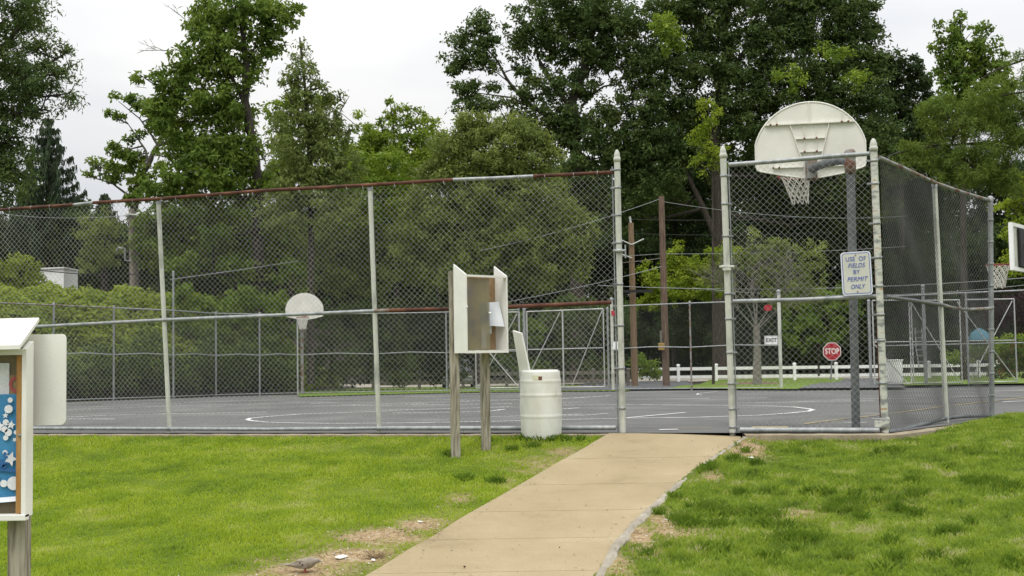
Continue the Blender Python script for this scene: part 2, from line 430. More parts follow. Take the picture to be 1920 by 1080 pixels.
for pts in ([(110, 768.5), (240, 765), (330, 761), (620, 754)], [(60, 783), (140, 782), (200, 779), (330, 776)], [(125, 786), (215, 786)],
            [(190, 759), (340, 757)], [(240, 778), (500, 773)], [(310, 764), (420, 763)], [(345, 755), (440, 753)],
            [(620, 742), (700, 741)], [(580, 757), (640, 755)], [(565, 762), (960, 757)], [(640, 760), (755, 756), (880, 753)],
            [(760, 758.5), (800, 757)], [(730, 770), (960, 763)], [(735, 775), (910, 772), (945, 768)],
            [(760, 744), (860, 742.5)], [(862, 752), (1050, 748), (1145, 742)], [(915, 782), (1090, 777)],
            [(1000, 748), (1100, 746)], [(1055, 767), (1087, 765)], [(1170, 749), (1330, 747.5)],
            [(1055, 760), (1180, 759), (1380, 760.5), (1410, 761)], [(1380, 756), (1640, 751)], [(1385, 747), (1440, 746)],
            [(1560, 749), (1720, 747)], [(1780, 745), (1840, 743)], [(1850, 734), (1920, 732)], [(1880, 754), (1920, 752)]):
    wl.seg(pts, .085)
wl.seg([(1525, 769), (1518, 767), (1490, 763.5), (1440, 761.5), (1380, 760.5)], .08)
wl.seg([(1525, 769), (1515, 771.5), (1480, 775), (1420, 779), (1300, 783), (1180, 784.5), (1060, 787), (940, 790), (800, 793), (640, 794.5), (560, 793.5), (500, 792), (470, 789), (463, 787), (470, 784.5), (500, 781.5), (560, 777), (640, 774), (730, 771)], .075)
wl.mb.build('court_line_white', M['paintw'])['kind'] = 'structure'
wb = Lines(); LIFT[0] = .003
wb.seg([(1176, 784), (1230, 779), (1285, 774)], .07)
wb.seg([(1055, 781), (1090, 779.5), (1140, 776)], .05)
for pts in ([(1345, 734.5), (1310, 738), (1306, 740), (1316, 741)], [(1530, 804), (1572, 804)], [(1583, 793), (1625, 793)], [(1635, 786), (1655, 786)]):
    wb.seg(pts, .05)
wb.seg([(1236, 806.5), (1271, 805.8)], .12)
wb.seg([(70, 804), (400, 805.5)], .03)
wb.mb.build('court_line_bright', M['paintwb'])['kind'] = 'structure'
yl = Lines(); LIFT[0] = .006
yl.seg([(1178, 801.5), (1260, 802.3), (1336, 802.6)], .03)
yl.seg([(1508, 796), (1560, 789), (1650, 779), (1770, 763), (1920, 746)], .05)
yl.seg([(1410, 802), (1478, 802)], .20)
yl.seg([(1795, 755), (1835, 754.5)], .05)
yl.mb.build('court_line_yellow', M['painty'])['kind'] = 'structure'
ck = Lines(); LIFT[0] = .009
ck.seg([(400, 754.5), (520, 753), (600, 751.5), (665, 751)], .10)
for pts in ([(330, 790), (420, 781), (470, 783), (560, 772)], [(880, 778), (980, 771), (1060, 773), (1130, 765), (1240, 768)], [(1180, 792), (1250, 787), (1330, 790)], [(1440, 790), (1520, 782), (1600, 786)], [(640, 783), (760, 779), (820, 782)]): ck.seg(pts, .018)
ck.mb.build('court_crack', M['black'])['kind'] = 'structure'

# ---- lawn with bare patches kept as a vertex attribute
PE_L = [(1142, 820), (1000, 900), (940, 936), (857, 985), (775, 1034), (695, 1082), (560, 1170), (420, 1280), (180, 1480)]     # left edge of the path in the photo
PE_R = [(1393, 820), (1355, 843), (1300, 880), (1262, 912), (1225, 945), (1180, 985), (1145, 1030), (1115, 1082), (1075, 1170), (1040, 1290), (1000, 1480)]
WL = [hit(*p) for p in PE_L]; WR = [hit(*p) for p in PE_R]
def path_x(W, y):
    ys = [p.y for p in W][::-1]; xs = [p.x for p in W][::-1]
    return np.interp(y, ys, xs)
BARE = []   # bare soil: pixel centre, radii in metres along x and y, strength
for px, py, rx, ry, s in ((570, 1072, .42, .30, 1.0), (650, 1045, .5, .38, 1.0), (720, 1005, .45, .42, 1.0), (790, 985, .25, .4, .9), (540, 1050, .35, .12, .6),
                          (860, 935, .16, .35, .6), (1010, 873, .30, .45, .6), (1060, 850, .20, .40, .7), (950, 905, .15, .3, .45),
                          (1400, 842, .22, .55, 1.1), (1420, 826, .25, .2, .8), (1330, 885, .12, .6, .7), (1245, 985, .16, .6, .9), (1200, 1010, .14, .6, 1.0),
                          (1285, 1000, .28, .18, .9), (1160, 1060, .12, .5, .8), (1500, 965, .30, .3, .6), (1660, 930, .35, .35, .35), (1680, 945, .3, .15, .3)):
    p = hit(px, py); BARE.append((p.x, p.y, rx, ry, s))
def bare(x, y):
    b = np.zeros_like(x)
    for cx, cy, rx, ry, s in BARE:
        q = ((x - cx) / rx) ** 2 + ((y - cy) / ry) ** 2
        b = np.maximum(b, s * np.exp(-q ** 1.3 * .9))
    return np.clip(b + .30 * wob(x, y, 7.0, 1) * (b > .06) + .18 * wob(x, y, 17.0, 4) * (b > .06), 0, 1)
def lawn_mat():
    m = mat('lawn_thatch', [(.3, (.075, .105, .02)), (.55, (.11, .15, .025)), (.75, (.16, .18, .05))], 1.6, 1.0, detail=8, fine=.3, fscale=60, spec=.0)
    t = m.node_tree; p = [n for n in t.nodes if n.type == 'BSDF_PRINCIPLED'][0]
    src = p.inputs['Base Color'].links[0].from_socket
    a = t.nodes.new('ShaderNodeAttribute'); a.attribute_name = 'bare'
    c = t.nodes.new('ShaderNodeTexCoord')
    nz = t.nodes.new('ShaderNodeTexNoise'); nz.inputs['Scale'].default_value = 16; nz.inputs['Detail'].default_value = 8; nz.inputs['Roughness'].default_value = .75
    t.links.new(c.outputs['Object'], nz.inputs['Vector'])
    r = t.nodes.new('ShaderNodeValToRGB'); el = r.color_ramp.elements
    for q in (.5,.5): el.new(q)
    for e, (ps, cc) in zip(el, [(.3, (.15, .10, .05)), (.48, (.28, .20, .115)), (.6, (.36, .28, .18)), (.74, (.52, .46, .37))]): e.position = ps; e.color = (*cc, 1)
    t.links.new(nz.outputs['Fac'], r.inputs[0])
    mx = t.nodes.new('ShaderNodeMix'); mx.data_type = 'RGBA'
    t.links.new(a.outputs['Fac'], mx.inputs['Factor']); t.links.new(src, mx.inputs['A']); t.links.new(r.outputs[0], mx.inputs['B'])
    t.links.new(mx.outputs['Result'], p.inputs['Base Color'])
    return m
xs = np.concatenate([np.linspace(-16, -8.2, 12), np.arange(-8, 9.01, .07), np.linspace(9.3, 20, 20)])
LV = []
nyl = 190
for j in range(nyl + 1):
    t = j / nyl
    y = -12 * (1 - t) ** 3 + (yf(xs) - .10) * (1 - (1 - t) ** 3)
    LV.append(np.stack([xs, y, lawn_z(xs, y)], -1))
LV = np.array(LV); nx = len(xs); V = LV.reshape(-1, 3)
i = np.arange(nx - 1)[None, :] + np.arange(nyl)[:, None] * nx
inp = (V[:, 0] > path_x(WL, V[:, 1]) + .03) & (V[:, 0] < path_x(WR, V[:, 1]) - .02)
V[:, 2] -= .07 * inp
lawn = np_mesh('lawn', V, np.stack([i, i + 1, i + nx + 1, i + nx], -1).reshape(-1, 4), lawn_mat(), None, True)
lawn['kind'] = 'structure'
at_ = lawn.data.attributes.new('bare', 'FLOAT', 'POINT'); at_.data.foreach_set('value', bare(V[:, 0], V[:, 1]).astype(np.float32))

# ---- tan footpath: slabs with joints
def path():
    ys_j = [hit(1240, 820).y] + [hit(1150, q).y for q in (863, 910, 957)] + [hit(1000, q).y for q in (1013, 1073)]
    while ys_j[-1] > 1.0: ys_j.append(ys_j[-1] - 1.3)
    ys_j[0] = 14.6
    mb = MB(); jb = MB()
    top = .017
    for a, b in zip(ys_j[:-1], ys_j[1:]):
        n = 8; V = []
        for k in range(n + 1):
            y = (a - .004) * (1 - k / n) + (b + .004) * k / n
            yc = min(y, 14.254)
            xl = float(path_x(WL, y)); xr = float(path_x(WR, y))
            ya = yb_ = y
            if y > 13.0:      # the first slab ends along the fence line
                ya = min(y, float(yf(xl)) - .022); yb_ = min(y, float(yf(xr)) - .022)
            for q in range(5):
                x = xl + (xr - xl) * q / 4; yy = ya + (yb_ - ya) * q / 4
                V.append((x, yy, float(lawn_z(xl + .5 * (xr - xl), yy)) + top))
        nv = len(V); V2 = V + [(v[0], v[1], v[2] - .09) for v in V]
        fs = [(i * 5 + j, (i + 1) * 5 + j, (i + 1) * 5 + j + 1, i * 5 + j + 1) for i in range(n) for j in range(4)]
        for i in range(n):
            fs += [(i * 5, i * 5 + nv, (i + 1) * 5 + nv, (i + 1) * 5), (i * 5 + 4, (i + 1) * 5 + 4, (i + 1) * 5 + 4 + nv, i * 5 + 4 + nv)]
        for j in range(4):
            fs += [(j, j + 1, j + 1 + nv, j + nv), (n * 5 + j, n * 5 + j + nv, n * 5 + j + 1 + nv, n * 5 + j + 1)]
        mb.add(V2, fs)
    o = mb.build('footpath', M['concrete']); o['kind'] = 'structure'
    # joint filler a little below
    V = []; n = 60
    for k in range(n + 1):
        y = 13.3 * (1 - k / n) + 1.2 * k / n; xl = float(path_x(WL, y)) + .01; xr = float(path_x(WR, y)) - .01
        z = float(lawn_z((xl + xr) / 2, y)) + top - .009
        V += [(xl, y, z), (xr, y, z)]
    jb.add(V, [(2 * k, 2 * k + 1, 2 * k + 3, 2 * k + 2) for k in range(n)])
    o = jb.build('path_joint', M['joint']); o['kind'] = 'structure'
    # rough kerb strip along the right side
    kb = MB(); V = []; n = 150
    for k in range(n + 1):
        y = 13.42 * (1 - k / n) + 3.0 * k / n
        x = float(path_x(WR, y)); zc = float(lawn_z(x - .75, y)) + top
        wd = .080 + .010 * math.sin(y * 9) + .006 * math.sin(y * 23 + 1)
        j1 = .003 * math.sin(y * 31) + .003 * math.sin(y * 57)
        V += [(x + .004, y, zc - .05), (x + .006, y, zc + .016 + j1), (x + wd * .6, y, zc + .020 - j1), (x + wd, y, zc + .004 + j1), (x + wd + .015, y, zc - .12)]
    kb.add(V, [(k * 5 + j, (k + 1) * 5 + j, (k + 1) * 5 + j + 1, k * 5 + j + 1) for k in range(n) for j in range(4)])
    o = kb.build('path_kerb', M['edgecon']); o['kind'] = 'structure'
    # concrete strips under the fences
    for (x0, x1, wd, nm, mm) in ((-9.5, 1.10, .09, 'fence_kerb', M['tancurb']), (2.62, 11.0, .13, 'court_kerb', M['tancurb'])):
        kb = MB(); V = []; n = 90
        for k in range(n + 1):
            x = x0 + (x1 - x0) * k / n; y = float(yf(x)); j1 = .006 * math.sin(x * 13) + .003 * math.sin(x * 37)
            zc = float(court_z(x, y))
            dx = .0
            if x > 4.14: dx = .06
            V += [(x - dx, y + .03, zc - .1), (x - dx, y + .03, zc - .006), (x + dx * .8, y - wd + .01, zc - .012 + j1 * .6), (x + dx * 1.2, y - wd - .02 + j1, zc - .02), (x + dx * 1.4, y - wd - .03 + j1, zc - .3)]
        kb.add(V, [(k * 5 + j, (k + 1) * 5 + j, (k + 1) * 5 + j + 1, k * 5 + j + 1) for k in range(n) for j in range(4)])
        kb.build(nm, mm)['kind'] = 'structure'
path()

# ---- grass blades
def blades(name, m, x0, x1, dens, hgt, sel, seed, wmul=1.35, tuft=None, label=None):
    g = np.random.default_rng(seed)
    cand = []
    ny = 60
    ys = np.linspace(6.0, 16.6, ny + 1)
    for j in range(ny):
        a, b = ys[j], ys[j + 1]; ym = (a + b) / 2
        lo = max(x0, -ym * .45); hi = min(x1, ym * .45)
        if hi <= lo: continue
        n = int(dens * (b - a) * (hi - lo) * min(1.0, (8.5 / ym) ** 1.0))
        cand.append(np.stack([g.uniform(lo, hi, n), g.uniform(a, b, n)], -1))
    P = np.concatenate(cand)
    x, y = P[:, 0], P[:, 1]
    k = (y < yf(x) - .13) & sel(x, y)
    bm = bare(x, y); k &= g.random(len(x)) > bm * 1.25 - .12
    x, y, bm = x[k], y[k], bm[k]
    n = len(x); z = lawn_z(x, y) - .004
    lush = .75 + .35 * wob(x, y, 1.7, seed) + .25 * wob(x, y, 5.3, seed + 2)
    h = hgt * lush * g.uniform(.4, 1.6, n) * (1 - .5 * bm)
    if tuft is not None: h = h * tuft(x, y, g)
    wd = (.0032 + .0022 * g.random(n)) * wmul * (y / 9.0) ** .7
    a = g.uniform(0, 2 * np.pi, n); lean = g.uniform(.1, .9, n) * h; la = g.uniform(0, 2 * np.pi, n)
    ux, uy = np.cos(a) * wd, np.sin(a) * wd
    lx, ly = np.cos(la) * lean, np.sin(la) * lean
    b0 = np.stack([x - ux, y - uy, z], -1); b1 = np.stack([x + ux, y + uy, z], -1)
    m1 = np.stack([x + ux * .7 + lx * .35, y + uy * .7 + ly * .35, z + h * .6], -1); tp = np.stack([x + lx, y + ly, z + h], -1)
    V = np.stack([b0, b1, m1, tp], 1).reshape(-1, 3); Q = np.arange(4 * n).reshape(-1, 4)
    o = np_mesh(name, V, Q, m, None, False); tag(o, label, 'grass', None, 'stuff')
    print(name, n)
    return o
def grassmat(name, stops, scale):
    m = leafmat(name, (0, 0, 0), (0, 0, 0), None, scale, .4)
    r = [n for n in m.node_tree.nodes if n.type == 'VALTORGB'][0]; el = r.color_ramp.elements
    while len(el) < len(stops): el.new(.5)
    for e, (p, c) in zip(el, stops): e.position = p; e.color = (*c, 1)
    nz = [n for n in m.node_tree.nodes if n.type == 'TEX_NOISE'][0]; nz.inputs['Detail'].default_value = 12; nz.inputs['Roughness'].default_value = .7
    return m
M['grassL'] = grassmat('lime_lawn_grass', [(.30, (.15, .23, .036)), (.44, (.24, .34, .042)), (.56, (.32, .41, .052)), (.70, (.45, .47, .16))], 1.6)
M['grassR'] = grassmat('mid_green_lawn_grass', [(.33, (.085, .14, .028)), (.45, (.175, .262, .040)), (.56, (.265, .35, .052)), (.66, (.46, .44, .24))], 3.2)
TUFT = []
for px, py, r_ in ((1320, 880, .2), (1300, 888, .12), (1398, 848, .10), (1375, 862, .12), (1335, 952, .2), (1360, 963, .22), (1290, 985, .18), (1275, 975, .15), (1415, 965, .18), (1435, 985, .14),
                   (1465, 990, .14), (1440, 925, .12), (1525, 925, .15), (1550, 927, .12), (1575, 950, .2), (1600, 948, .2), (1560, 960, .16), (1650, 943, .12), (1680, 956, .12), (1715, 965, .12),
                   (1510, 1014, .2), (1340, 1032, .2), (1470, 1012, .2), (1680, 1050, .12), (1880, 915, .25), (1860, 905, .2), (1800, 850, .2), (1720, 930, .15), (1785, 1000, .15), (1905, 1060, .15),
                   (930, 905, .15), (870, 900, .14), (1060, 826, .1), (1000, 838, .14), (960, 845, .12), (1090, 826, .1)):
    p = hit(px, py); TUFT.append((p.x, p.y, r_ * .62))
for k in range(46):
    p = hit(random.uniform(1180, 1915), random.uniform(835, 1075)); TUFT.append((p.x, p.y, random.uniform(.04, .09)))
for px, py in ((998, 826), (1012, 828), (1030, 826), (850, 855), (842, 854), (913, 828), (980, 824), (1048, 823)):
    p = hit(px, py); TUFT.append((p.x, p.y, .075))
def tuftf(x, y, g):
    t = np.zeros_like(x)
    for cx, cy, r_ in TUFT: t = np.maximum(t, np.exp(-(((x - cx) / r_) ** 2 + ((y - cy) / (r_ * 1.2)) ** 2)))
    return 1 + .6 * t
onleft = lambda x, y: x < path_x(WL, y) + .012 + .014 * np.sin(y * 14) + .01 * np.sin(y * 37)
onright = lambda x, y: x > path_x(WR, y) + .10 + .02 * np.sin(y * 11)
blades('lawn_grass', M['grassL'], -8, 2.0, 4300, .033, onleft, 11, label='short lime green grass of the left lawn', tuft=tuftf)
blades('lawn_grass', M['grassR'], 0.0, 8, 4100, .043, onright, 12, tuft=tuftf, label='darker tufted grass on the slope right of the path')
# ragged grass lapping over the left path edge
M['tuft'] = leafmat('dark_tuft_grass', (.065, .125, .018), (.11, .19, .022), (.19, .25, .05), 5, .35)
def tufts():
    g = np.random.default_rng(5); Vs = []
    for cx, cy, r_ in TUFT:
        n = int(22000 * r_ * r_)
        x = g.normal(cx, r_ * .5, n); y = g.normal(cy, r_ * .5, n)
        kk = (onleft(x, y) | onright(x, y)) & (y < yf(x) - .14); x, y = x[kk], y[kk]; n = len(x)
        z = lawn_z(x, y) - .004; h = g.uniform(.03, .085, n); a = g.uniform(0, 6.28, n); wd = .0026 * (y / 9)
        la = g.uniform(0, 6.28, n); lean = h * g.uniform(.2, .9, n)
        ux, uy = np.cos(a) * wd, np.sin(a) * wd; lx, ly = np.cos(la) * lean, np.sin(la) * lean
        Vs.append(np.stack([np.stack([x - ux, y - uy, z], -1), np.stack([x + ux, y + uy, z], -1), np.stack([x + ux * .7 + lx * .35, y + uy * .7 + ly * .35, z + h * .6], -1), np.stack([x + lx, y + ly, z + h], -1)], 1).reshape(-1, 3))
    V = np.concatenate(Vs)
    o = np_mesh('grass_tufts', V, np.arange(len(V)).reshape(-1, 4), M['tuft']); tag(o, 'long dark tufts standing up out of the mown lawn', 'grass', None, 'stuff')
tufts()

# ------------------------------------------------------------------ chain-link fencing
def mesh_panel(name, bl, br, tr, tl, m, parent, a=.036, r=.0024, bulge=.02, seed=0, sides=3, stretch_low=0.0):
    """woven zigzag wires between four corners"""
    bl, br, tr, tl = [np.array(v, float) for v in (bl, br, tr, tl)]
    W = np.linalg.norm(br - bl); H = np.linalg.norm(tl - bl)
    nw = max(2, int(W / a)); nh = int(H / a)
    k = np.arange(nw); j = np.arange(nh + 1)
    K, J = np.meshgrid(k, j, indexing='ij')
    u = (K + ((J + K) % 2)) / nw; v = J / nh + 0 * K
    nrm = np.cross(br - bl, tl - bl); nrm /= np.linalg.norm(nrm); hu = (br - bl) / W
    uu = u + .012 * np.sin(v * 9 + seed) * np.sin(np.pi * u); vv = v
    P = (bl * (1 - uu[..., None]) * (1 - vv[..., None]) + br * uu[..., None] * (1 - vv[..., None]) + tr * uu[..., None] * vv[..., None] + tl * (1 - uu[..., None]) * vv[..., None])
    bow = bulge * np.sin(np.pi * u) * (np.sin(v * 7 + seed + u * 5) * .6 + .4 * np.sin(v * 15 + u * 9 + seed * 2)) * np.clip((1 - v) * 3, .1, 1)
    P = P + nrm * (bow + np.where((J + K) % 2 == 0, r * .9, -r * .9))[..., None]
    ring = []
    for q in range(sides):
        an = 2 * np.pi * q / sides
        ring.append(P + hu * (r * 1.2 * math.cos(an)) + nrm * (r * math.sin(an)))
    V = np.stack(ring, 2)                       # nw, nh+1, sides, 3
    idx = np.arange(V.shape[0] * V.shape[1] * sides).reshape(V.shape[0], V.shape[1], sides)
    Q = np.stack([idx[:, :-1, :], np.roll(idx, -1, 2)[:, :-1, :], np.roll(idx, -1, 2)[:, 1:, :], idx[:, 1:, :]], -1).reshape(-1, 4)
    return np_mesh(name, V.reshape(-1, 3), Q, m, parent, True)
ACORN = [(.0, .125), (.012, .12), (.024, .10), (.033, .07), (.036, .045), (.034, .03), (.040, .028), (.042, .015), (.042, -.02), (.0001, -.02)]
def lerp(a, b, t): return Vector(a) * (1 - t) + Vector(b) * t
def post(parent, base, top, r, m, cap=None, bands=(), bandm='galv', name='post'):
    mb = MB(); base = Vector(base); top = Vector(top)
    mb.tube([base - (top - base).normalized() * .08, lerp(base, top, .5), top], r, 14)
    p = mb.build(name, M[m], parent)
    if cap == 'acorn':
        c = MB(); c.lathe([(a * r / .036, z) for a, z in ACORN], top, 16, top - base); c.build('cap', M['cream'], p)
    elif cap == 'dome':
        c = MB(); c.lathe([(.0001, .03), (r * .6, .026), (r * 1.15, .01), (r * 1.15, -.045)], top, 14, top - base); c.build('cap', M['galv'], p)
    elif cap == 'ball':
        c = MB(); c.lathe([(.0001, .17), (r * .9, .155), (r * 1.3, .11), (r * 1.3, .08), (r * .8, .04), (r * 1.15, .02), (r * 1.15, -.02)], top, 12, top - base); c.build('cap', M['galv'], p)
    for t, side in bands:
        c = MB(); q = lerp(base, top, t); ax = (top - base).normalized()
        c.lathe([(r, -.013), (r + .006, -.013), (r + .006, .013), (r, .013)], q, 14, ax)
        c.box(q + Vector(side).normalized() * (r + .022), (.05, .012, .022), rot=Matrix.Rotation(math.atan2(side[1], side[0]), 3, 'Z'))
        c.tube([q + Vector(side).normalized() * (r + .03) + Vector((.0, -.02, 0)), q + Vector(side).normalized() * (r + .03) + Vector((0, .02, 0))], .006, 6)
        c.build('band', M[bandm], p)
    return p
def rail(parent, pts, r, m, name='rail'):
    mb = MB(); mb.tube(pts, r, 12); return mb.build(name, M[m], parent)
def dfront(px): return 14.254 / (1 + .278 * (px - 960) / F)
def fpt(px, py, off=0.0):         # on the plane of the front fence
    return at(px, py, dfront(px) + off)
def ties(parent, a, b, n, r, m='wire', zdir=1):
    ax = (Vector(b) - Vector(a)).normalized()
    for k in range(n):
        mb = MB(); q = lerp(a, b, (k + .5 + .2 * math.sin(k * 3)) / n)
        V = []; u = Vector((0, 0, 1)); w_ = ax.cross(u).normalized(); pts = [q + (u * math.cos(t) + w_ * math.sin(t)) * (r + .002) for t in [R(x) for x in range(-150, 151, 30)]]
        pts += [pts[-1] + Vector((.004, -.004, .05 * zdir if k % 2 else -.02))]
        mb.tube(pts, .0028, 5); mb.build('wire_tie', M[m], parent)

fA = empty('chain_link_fence', fpt(1168, 815), 'tall chain link fence left of the gateway, with rusted brown top rail', 'fence')
xs_post = [(-150, 403, 804, -135), (295, 371, 809, 318), (693, 346, 812, 711), (1156, 318, 815, 1168)]
tops, bots = [], []
for tx, ty, by, bx in xs_post:
    tops.append(fpt(tx, ty)); bots.append(fpt(bx, by))
    if tx < 1100:
        post(fA, bots[-1], tops[-1] + Vector((0, .04, -.03)), .030, 'cream', 'dome')
side = (-1, .2, 0)
post(fA, fpt(1168, 817, -.02), fpt(1157, 300, -.02), .036, 'cream', 'acorn', [(t, side) for t in (.10, .245, .40, .55, .70, .80, .90, .965)])
# gate hinge hardware on the gateway post
mb = MB(); q = fpt(1161, 470, -.06); mb.lathe([(.038, -.02), (.05, -.02), (.05, .02), (.038, .02)], q + Vector((0, .03, 0)), 12); mb.tube([q + Vector((.03, 0, 0)), q + Vector((.075, -.02, 0))], .012, 8); mb.tube([q + Vector((.072, -.01, .07)), q + Vector((.072, -.01, -.09))], .009, 8); mb.tube([q + Vector((-.07, 0, 0)), q + Vector((.07, 0, 0))], .013, 8)
mb.build('hinge', M['galv'], fA)
tr_pts = [fpt(-150, 405), fpt(60, 389), fpt(140, 384), fpt(175, 380), fpt(295, 373), fpt(500, 357), fpt(690, 347), fpt(850, 337), fpt(1000, 331)]
rail(fA, tr_pts[:3], .022, 'rust', 'top_rail'); rail(fA, tr_pts[2:4], .0225, 'galv', 'top_rail'); rail(fA, tr_pts[3:8], .022, 'rust', 'top_rail')
rail(fA, [tr_pts[7], fpt(920, 334.5), fpt(1000, 330.5)], .0225, 'galv', 'top_rail'); rail(fA, [fpt(1000, 330.5), fpt(1150, 323)], .022, 'rust', 'top_rail')
rail(fA, [fpt(-150, 622), fpt(100, 611), fpt(306, 600), fpt(500, 592), fpt(703, 583)], .023, 'galv', 'middle_rail')
rail(fA, [fpt(703, 583), fpt(730, 582)], .0235, 'rustpatch', 'middle_rail')
rail(fA, [fpt(730, 582), fpt(850, 579), fpt(960, 575), fpt(1060, 571), fpt(1146, 567)], .024, 'rust', 'middle_rail')
rail(fA, [fpt(-150, 800, -.04), fpt(60, 803, -.04), fpt(318, 804, -.04), fpt(500, 805, -.04), fpt(640, 804, -.04), fpt(710, 803, -.04)], .023, 'galv', 'bottom_rail')
rail(fA, [fpt(710, 803, -.04), fpt(950, 803, -.04), fpt(1155, 802, -.04)], .027, 'galv', 'bottom_rail')
rail(fA, [fpt(1148, 312, .01), fpt(1159, 812, .01)], .008, 'galv', 'tension_bar')
ties(fA, fpt(0, 393), fpt(1150, 323), 26, .022); ties(fA, fpt(60, 806, -.02), fpt(1150, 804, -.02), 16, .022)
def sub(a, b, t): return lerp(a, b, t)
for k, (u0, u1) in enumerate(zip(xs_post[:-1], xs_post[1:])):
    t0, t1 = (u0[0] + 4, u0[1] + 2), (u1[0] - 4, u1[1] + 4)
    b0, b1 = (u0[3] + 4, 806), (u1[3] - 6, 806)
    mesh_panel('chain_mesh', fpt(*b0, .02), fpt(*b1, .02), fpt(*t1, .02), fpt(*t0, .02), M['wire'], fA, seed=k * 2.1, r=.0018)

fB = empty('chain_link_fence', fpt(1372, 816), 'tall chain link corner fence right of the gateway, folding back into a dark side wing', 'fence')
side = (1, -.15, 0)
post(fB, fpt(1374, 819, -.02), fpt(1356, 293, -.02), .037, 'cream', 'acorn', [(t, side) for t in (.035, .10, .19, .30, .42, .51, .60, .715, .83, .93)])
mb = MB(); q = fpt(1362, 500, -.06); mb.lathe([(.038, -.02), (.05, -.02), (.05, .02), (.038, .02)], q + Vector((0, .03, 0)), 12); mb.tube([q + Vector((-.08, 0, 0)), q + Vector((.09, 0, 0))], .013, 8); mb.box(q + Vector((.0, -.02, -.03)), (.09, .03, .03)); mb.build('hinge', M['cream'], fB)
wg = [at(1660, 812, 13.1), at(1775, 795, 15.07), at(1860, 782, 16.42)]      # corner, middle and end post feet of the wing
wt = [at(1638, 283, 13.1), at(1752, 347, 15.07), at(1857, 371, 16.42)]
post(fB, at(1660, 814, 13.1), at(1638, 280, 13.1), .040, 'patchy', 'acorn', [(t, (-1, .1, 0)) for t in (.05, .18, .33, .42, .52, .62, .74, .88, .96)])
mb = MB(); q = at(1659, 793, 13.1); mb.lathe([(.04, -.06), (.052, -.06), (.055, -.03), (.05, 0), (.055, .03), (.05, .06), (.04, .06)], q, 14); mb.box(q + Vector((-.07, 0, -.01)), (.08, .05, .07)); mb.build('sleeve', M['patchy'], fB)
post(fB, wg[1], wt[1], .032, 'cream', 'dome'); post(fB, wg[2], wt[2], .034, 'galv', 'dome', [(t, (-.6, -.8, 0)) for t in (.1, .2, .3, .4, .5, .6, .7, .8, .9)])
rail(fB, [fpt(1366, 309), fpt(1460, 302), fpt(1560, 293), fpt(1634, 288)], .026, 'galv', 'top_rail')
rail(fB, [fpt(1374, 565), fpt(1500, 562), fpt(1650, 555)], .024, 'galv', 'middle_rail')
rail(fB, [fpt(1388, 806, -.05), fpt(1500, 806.5, -.05), fpt(1648, 807, -.05)], .030, 'galv', 'bottom_rail')
rail(fB, [at(1648, 295, 13.15), at(1700, 318, 14.1), at(1754, 343, 15.07), at(1805, 361, 15.8), at(1856, 376, 16.42)], .024, 'rustpatch', 'top_rail')
rail(fB, [at(1660, 556, 13.15), at(1710, 563, 14.1), at(1768, 572, 15.07)], .024, 'pole', 'middle_rail')
rail(fB, [at(1768, 572, 15.07), at(1785, 577, 15.4), at(1805, 580, 15.7), at(1830, 580, 16.0), at(1860, 578, 16.42)], .023, 'rustpatch', 'middle_rail')
rail(fB, [at(1664, 810, 13.1), at(1700, 804, 13.8), at(1740, 793, 14.5), at(1774, 784, 15.07)], .026, 'pole', 'bottom_rail')
rail(fB, [at(1776, 784, 15.07), at(1800, 781, 15.5), at(1858, 779, 16.42)], .024, 'pole', 'bottom_rail')
rail(fB, [fpt(1366, 312, .01), fpt(1382, 812, .01)], .009, 'galv', 'tension_bar')
rail(fB, [fpt(1633, 292, .01), fpt(1652, 810, .01)], .009, 'rust', 'tension_bar')
ties(fB, fpt(1380, 308), fpt(1630, 288), 6, .026); ties(fB, fpt(1390, 806, -.05), fpt(1640, 807, -.05), 4, .030)
ties(fB, at(1650, 296, 13.15), at(1856, 376, 16.42), 10, .024, 'wire_far')
mesh_panel('chain_mesh', fpt(1383, 811, .02), fpt(1648, 811, .02), fpt(1632, 292, .02), fpt(1368, 311, .02), M['wire'], fB, seed=1.2, r=.0018)
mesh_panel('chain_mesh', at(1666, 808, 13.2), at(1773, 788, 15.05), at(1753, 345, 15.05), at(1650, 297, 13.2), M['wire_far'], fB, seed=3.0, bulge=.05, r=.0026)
mesh_panel('chain_mesh', at(1778, 788, 15.1), at(1859, 779, 16.4), at(1856, 377, 16.4), at(1755, 347, 15.1), M['wire_far'], fB, seed=4.0, bulge=.05, r=.0026)

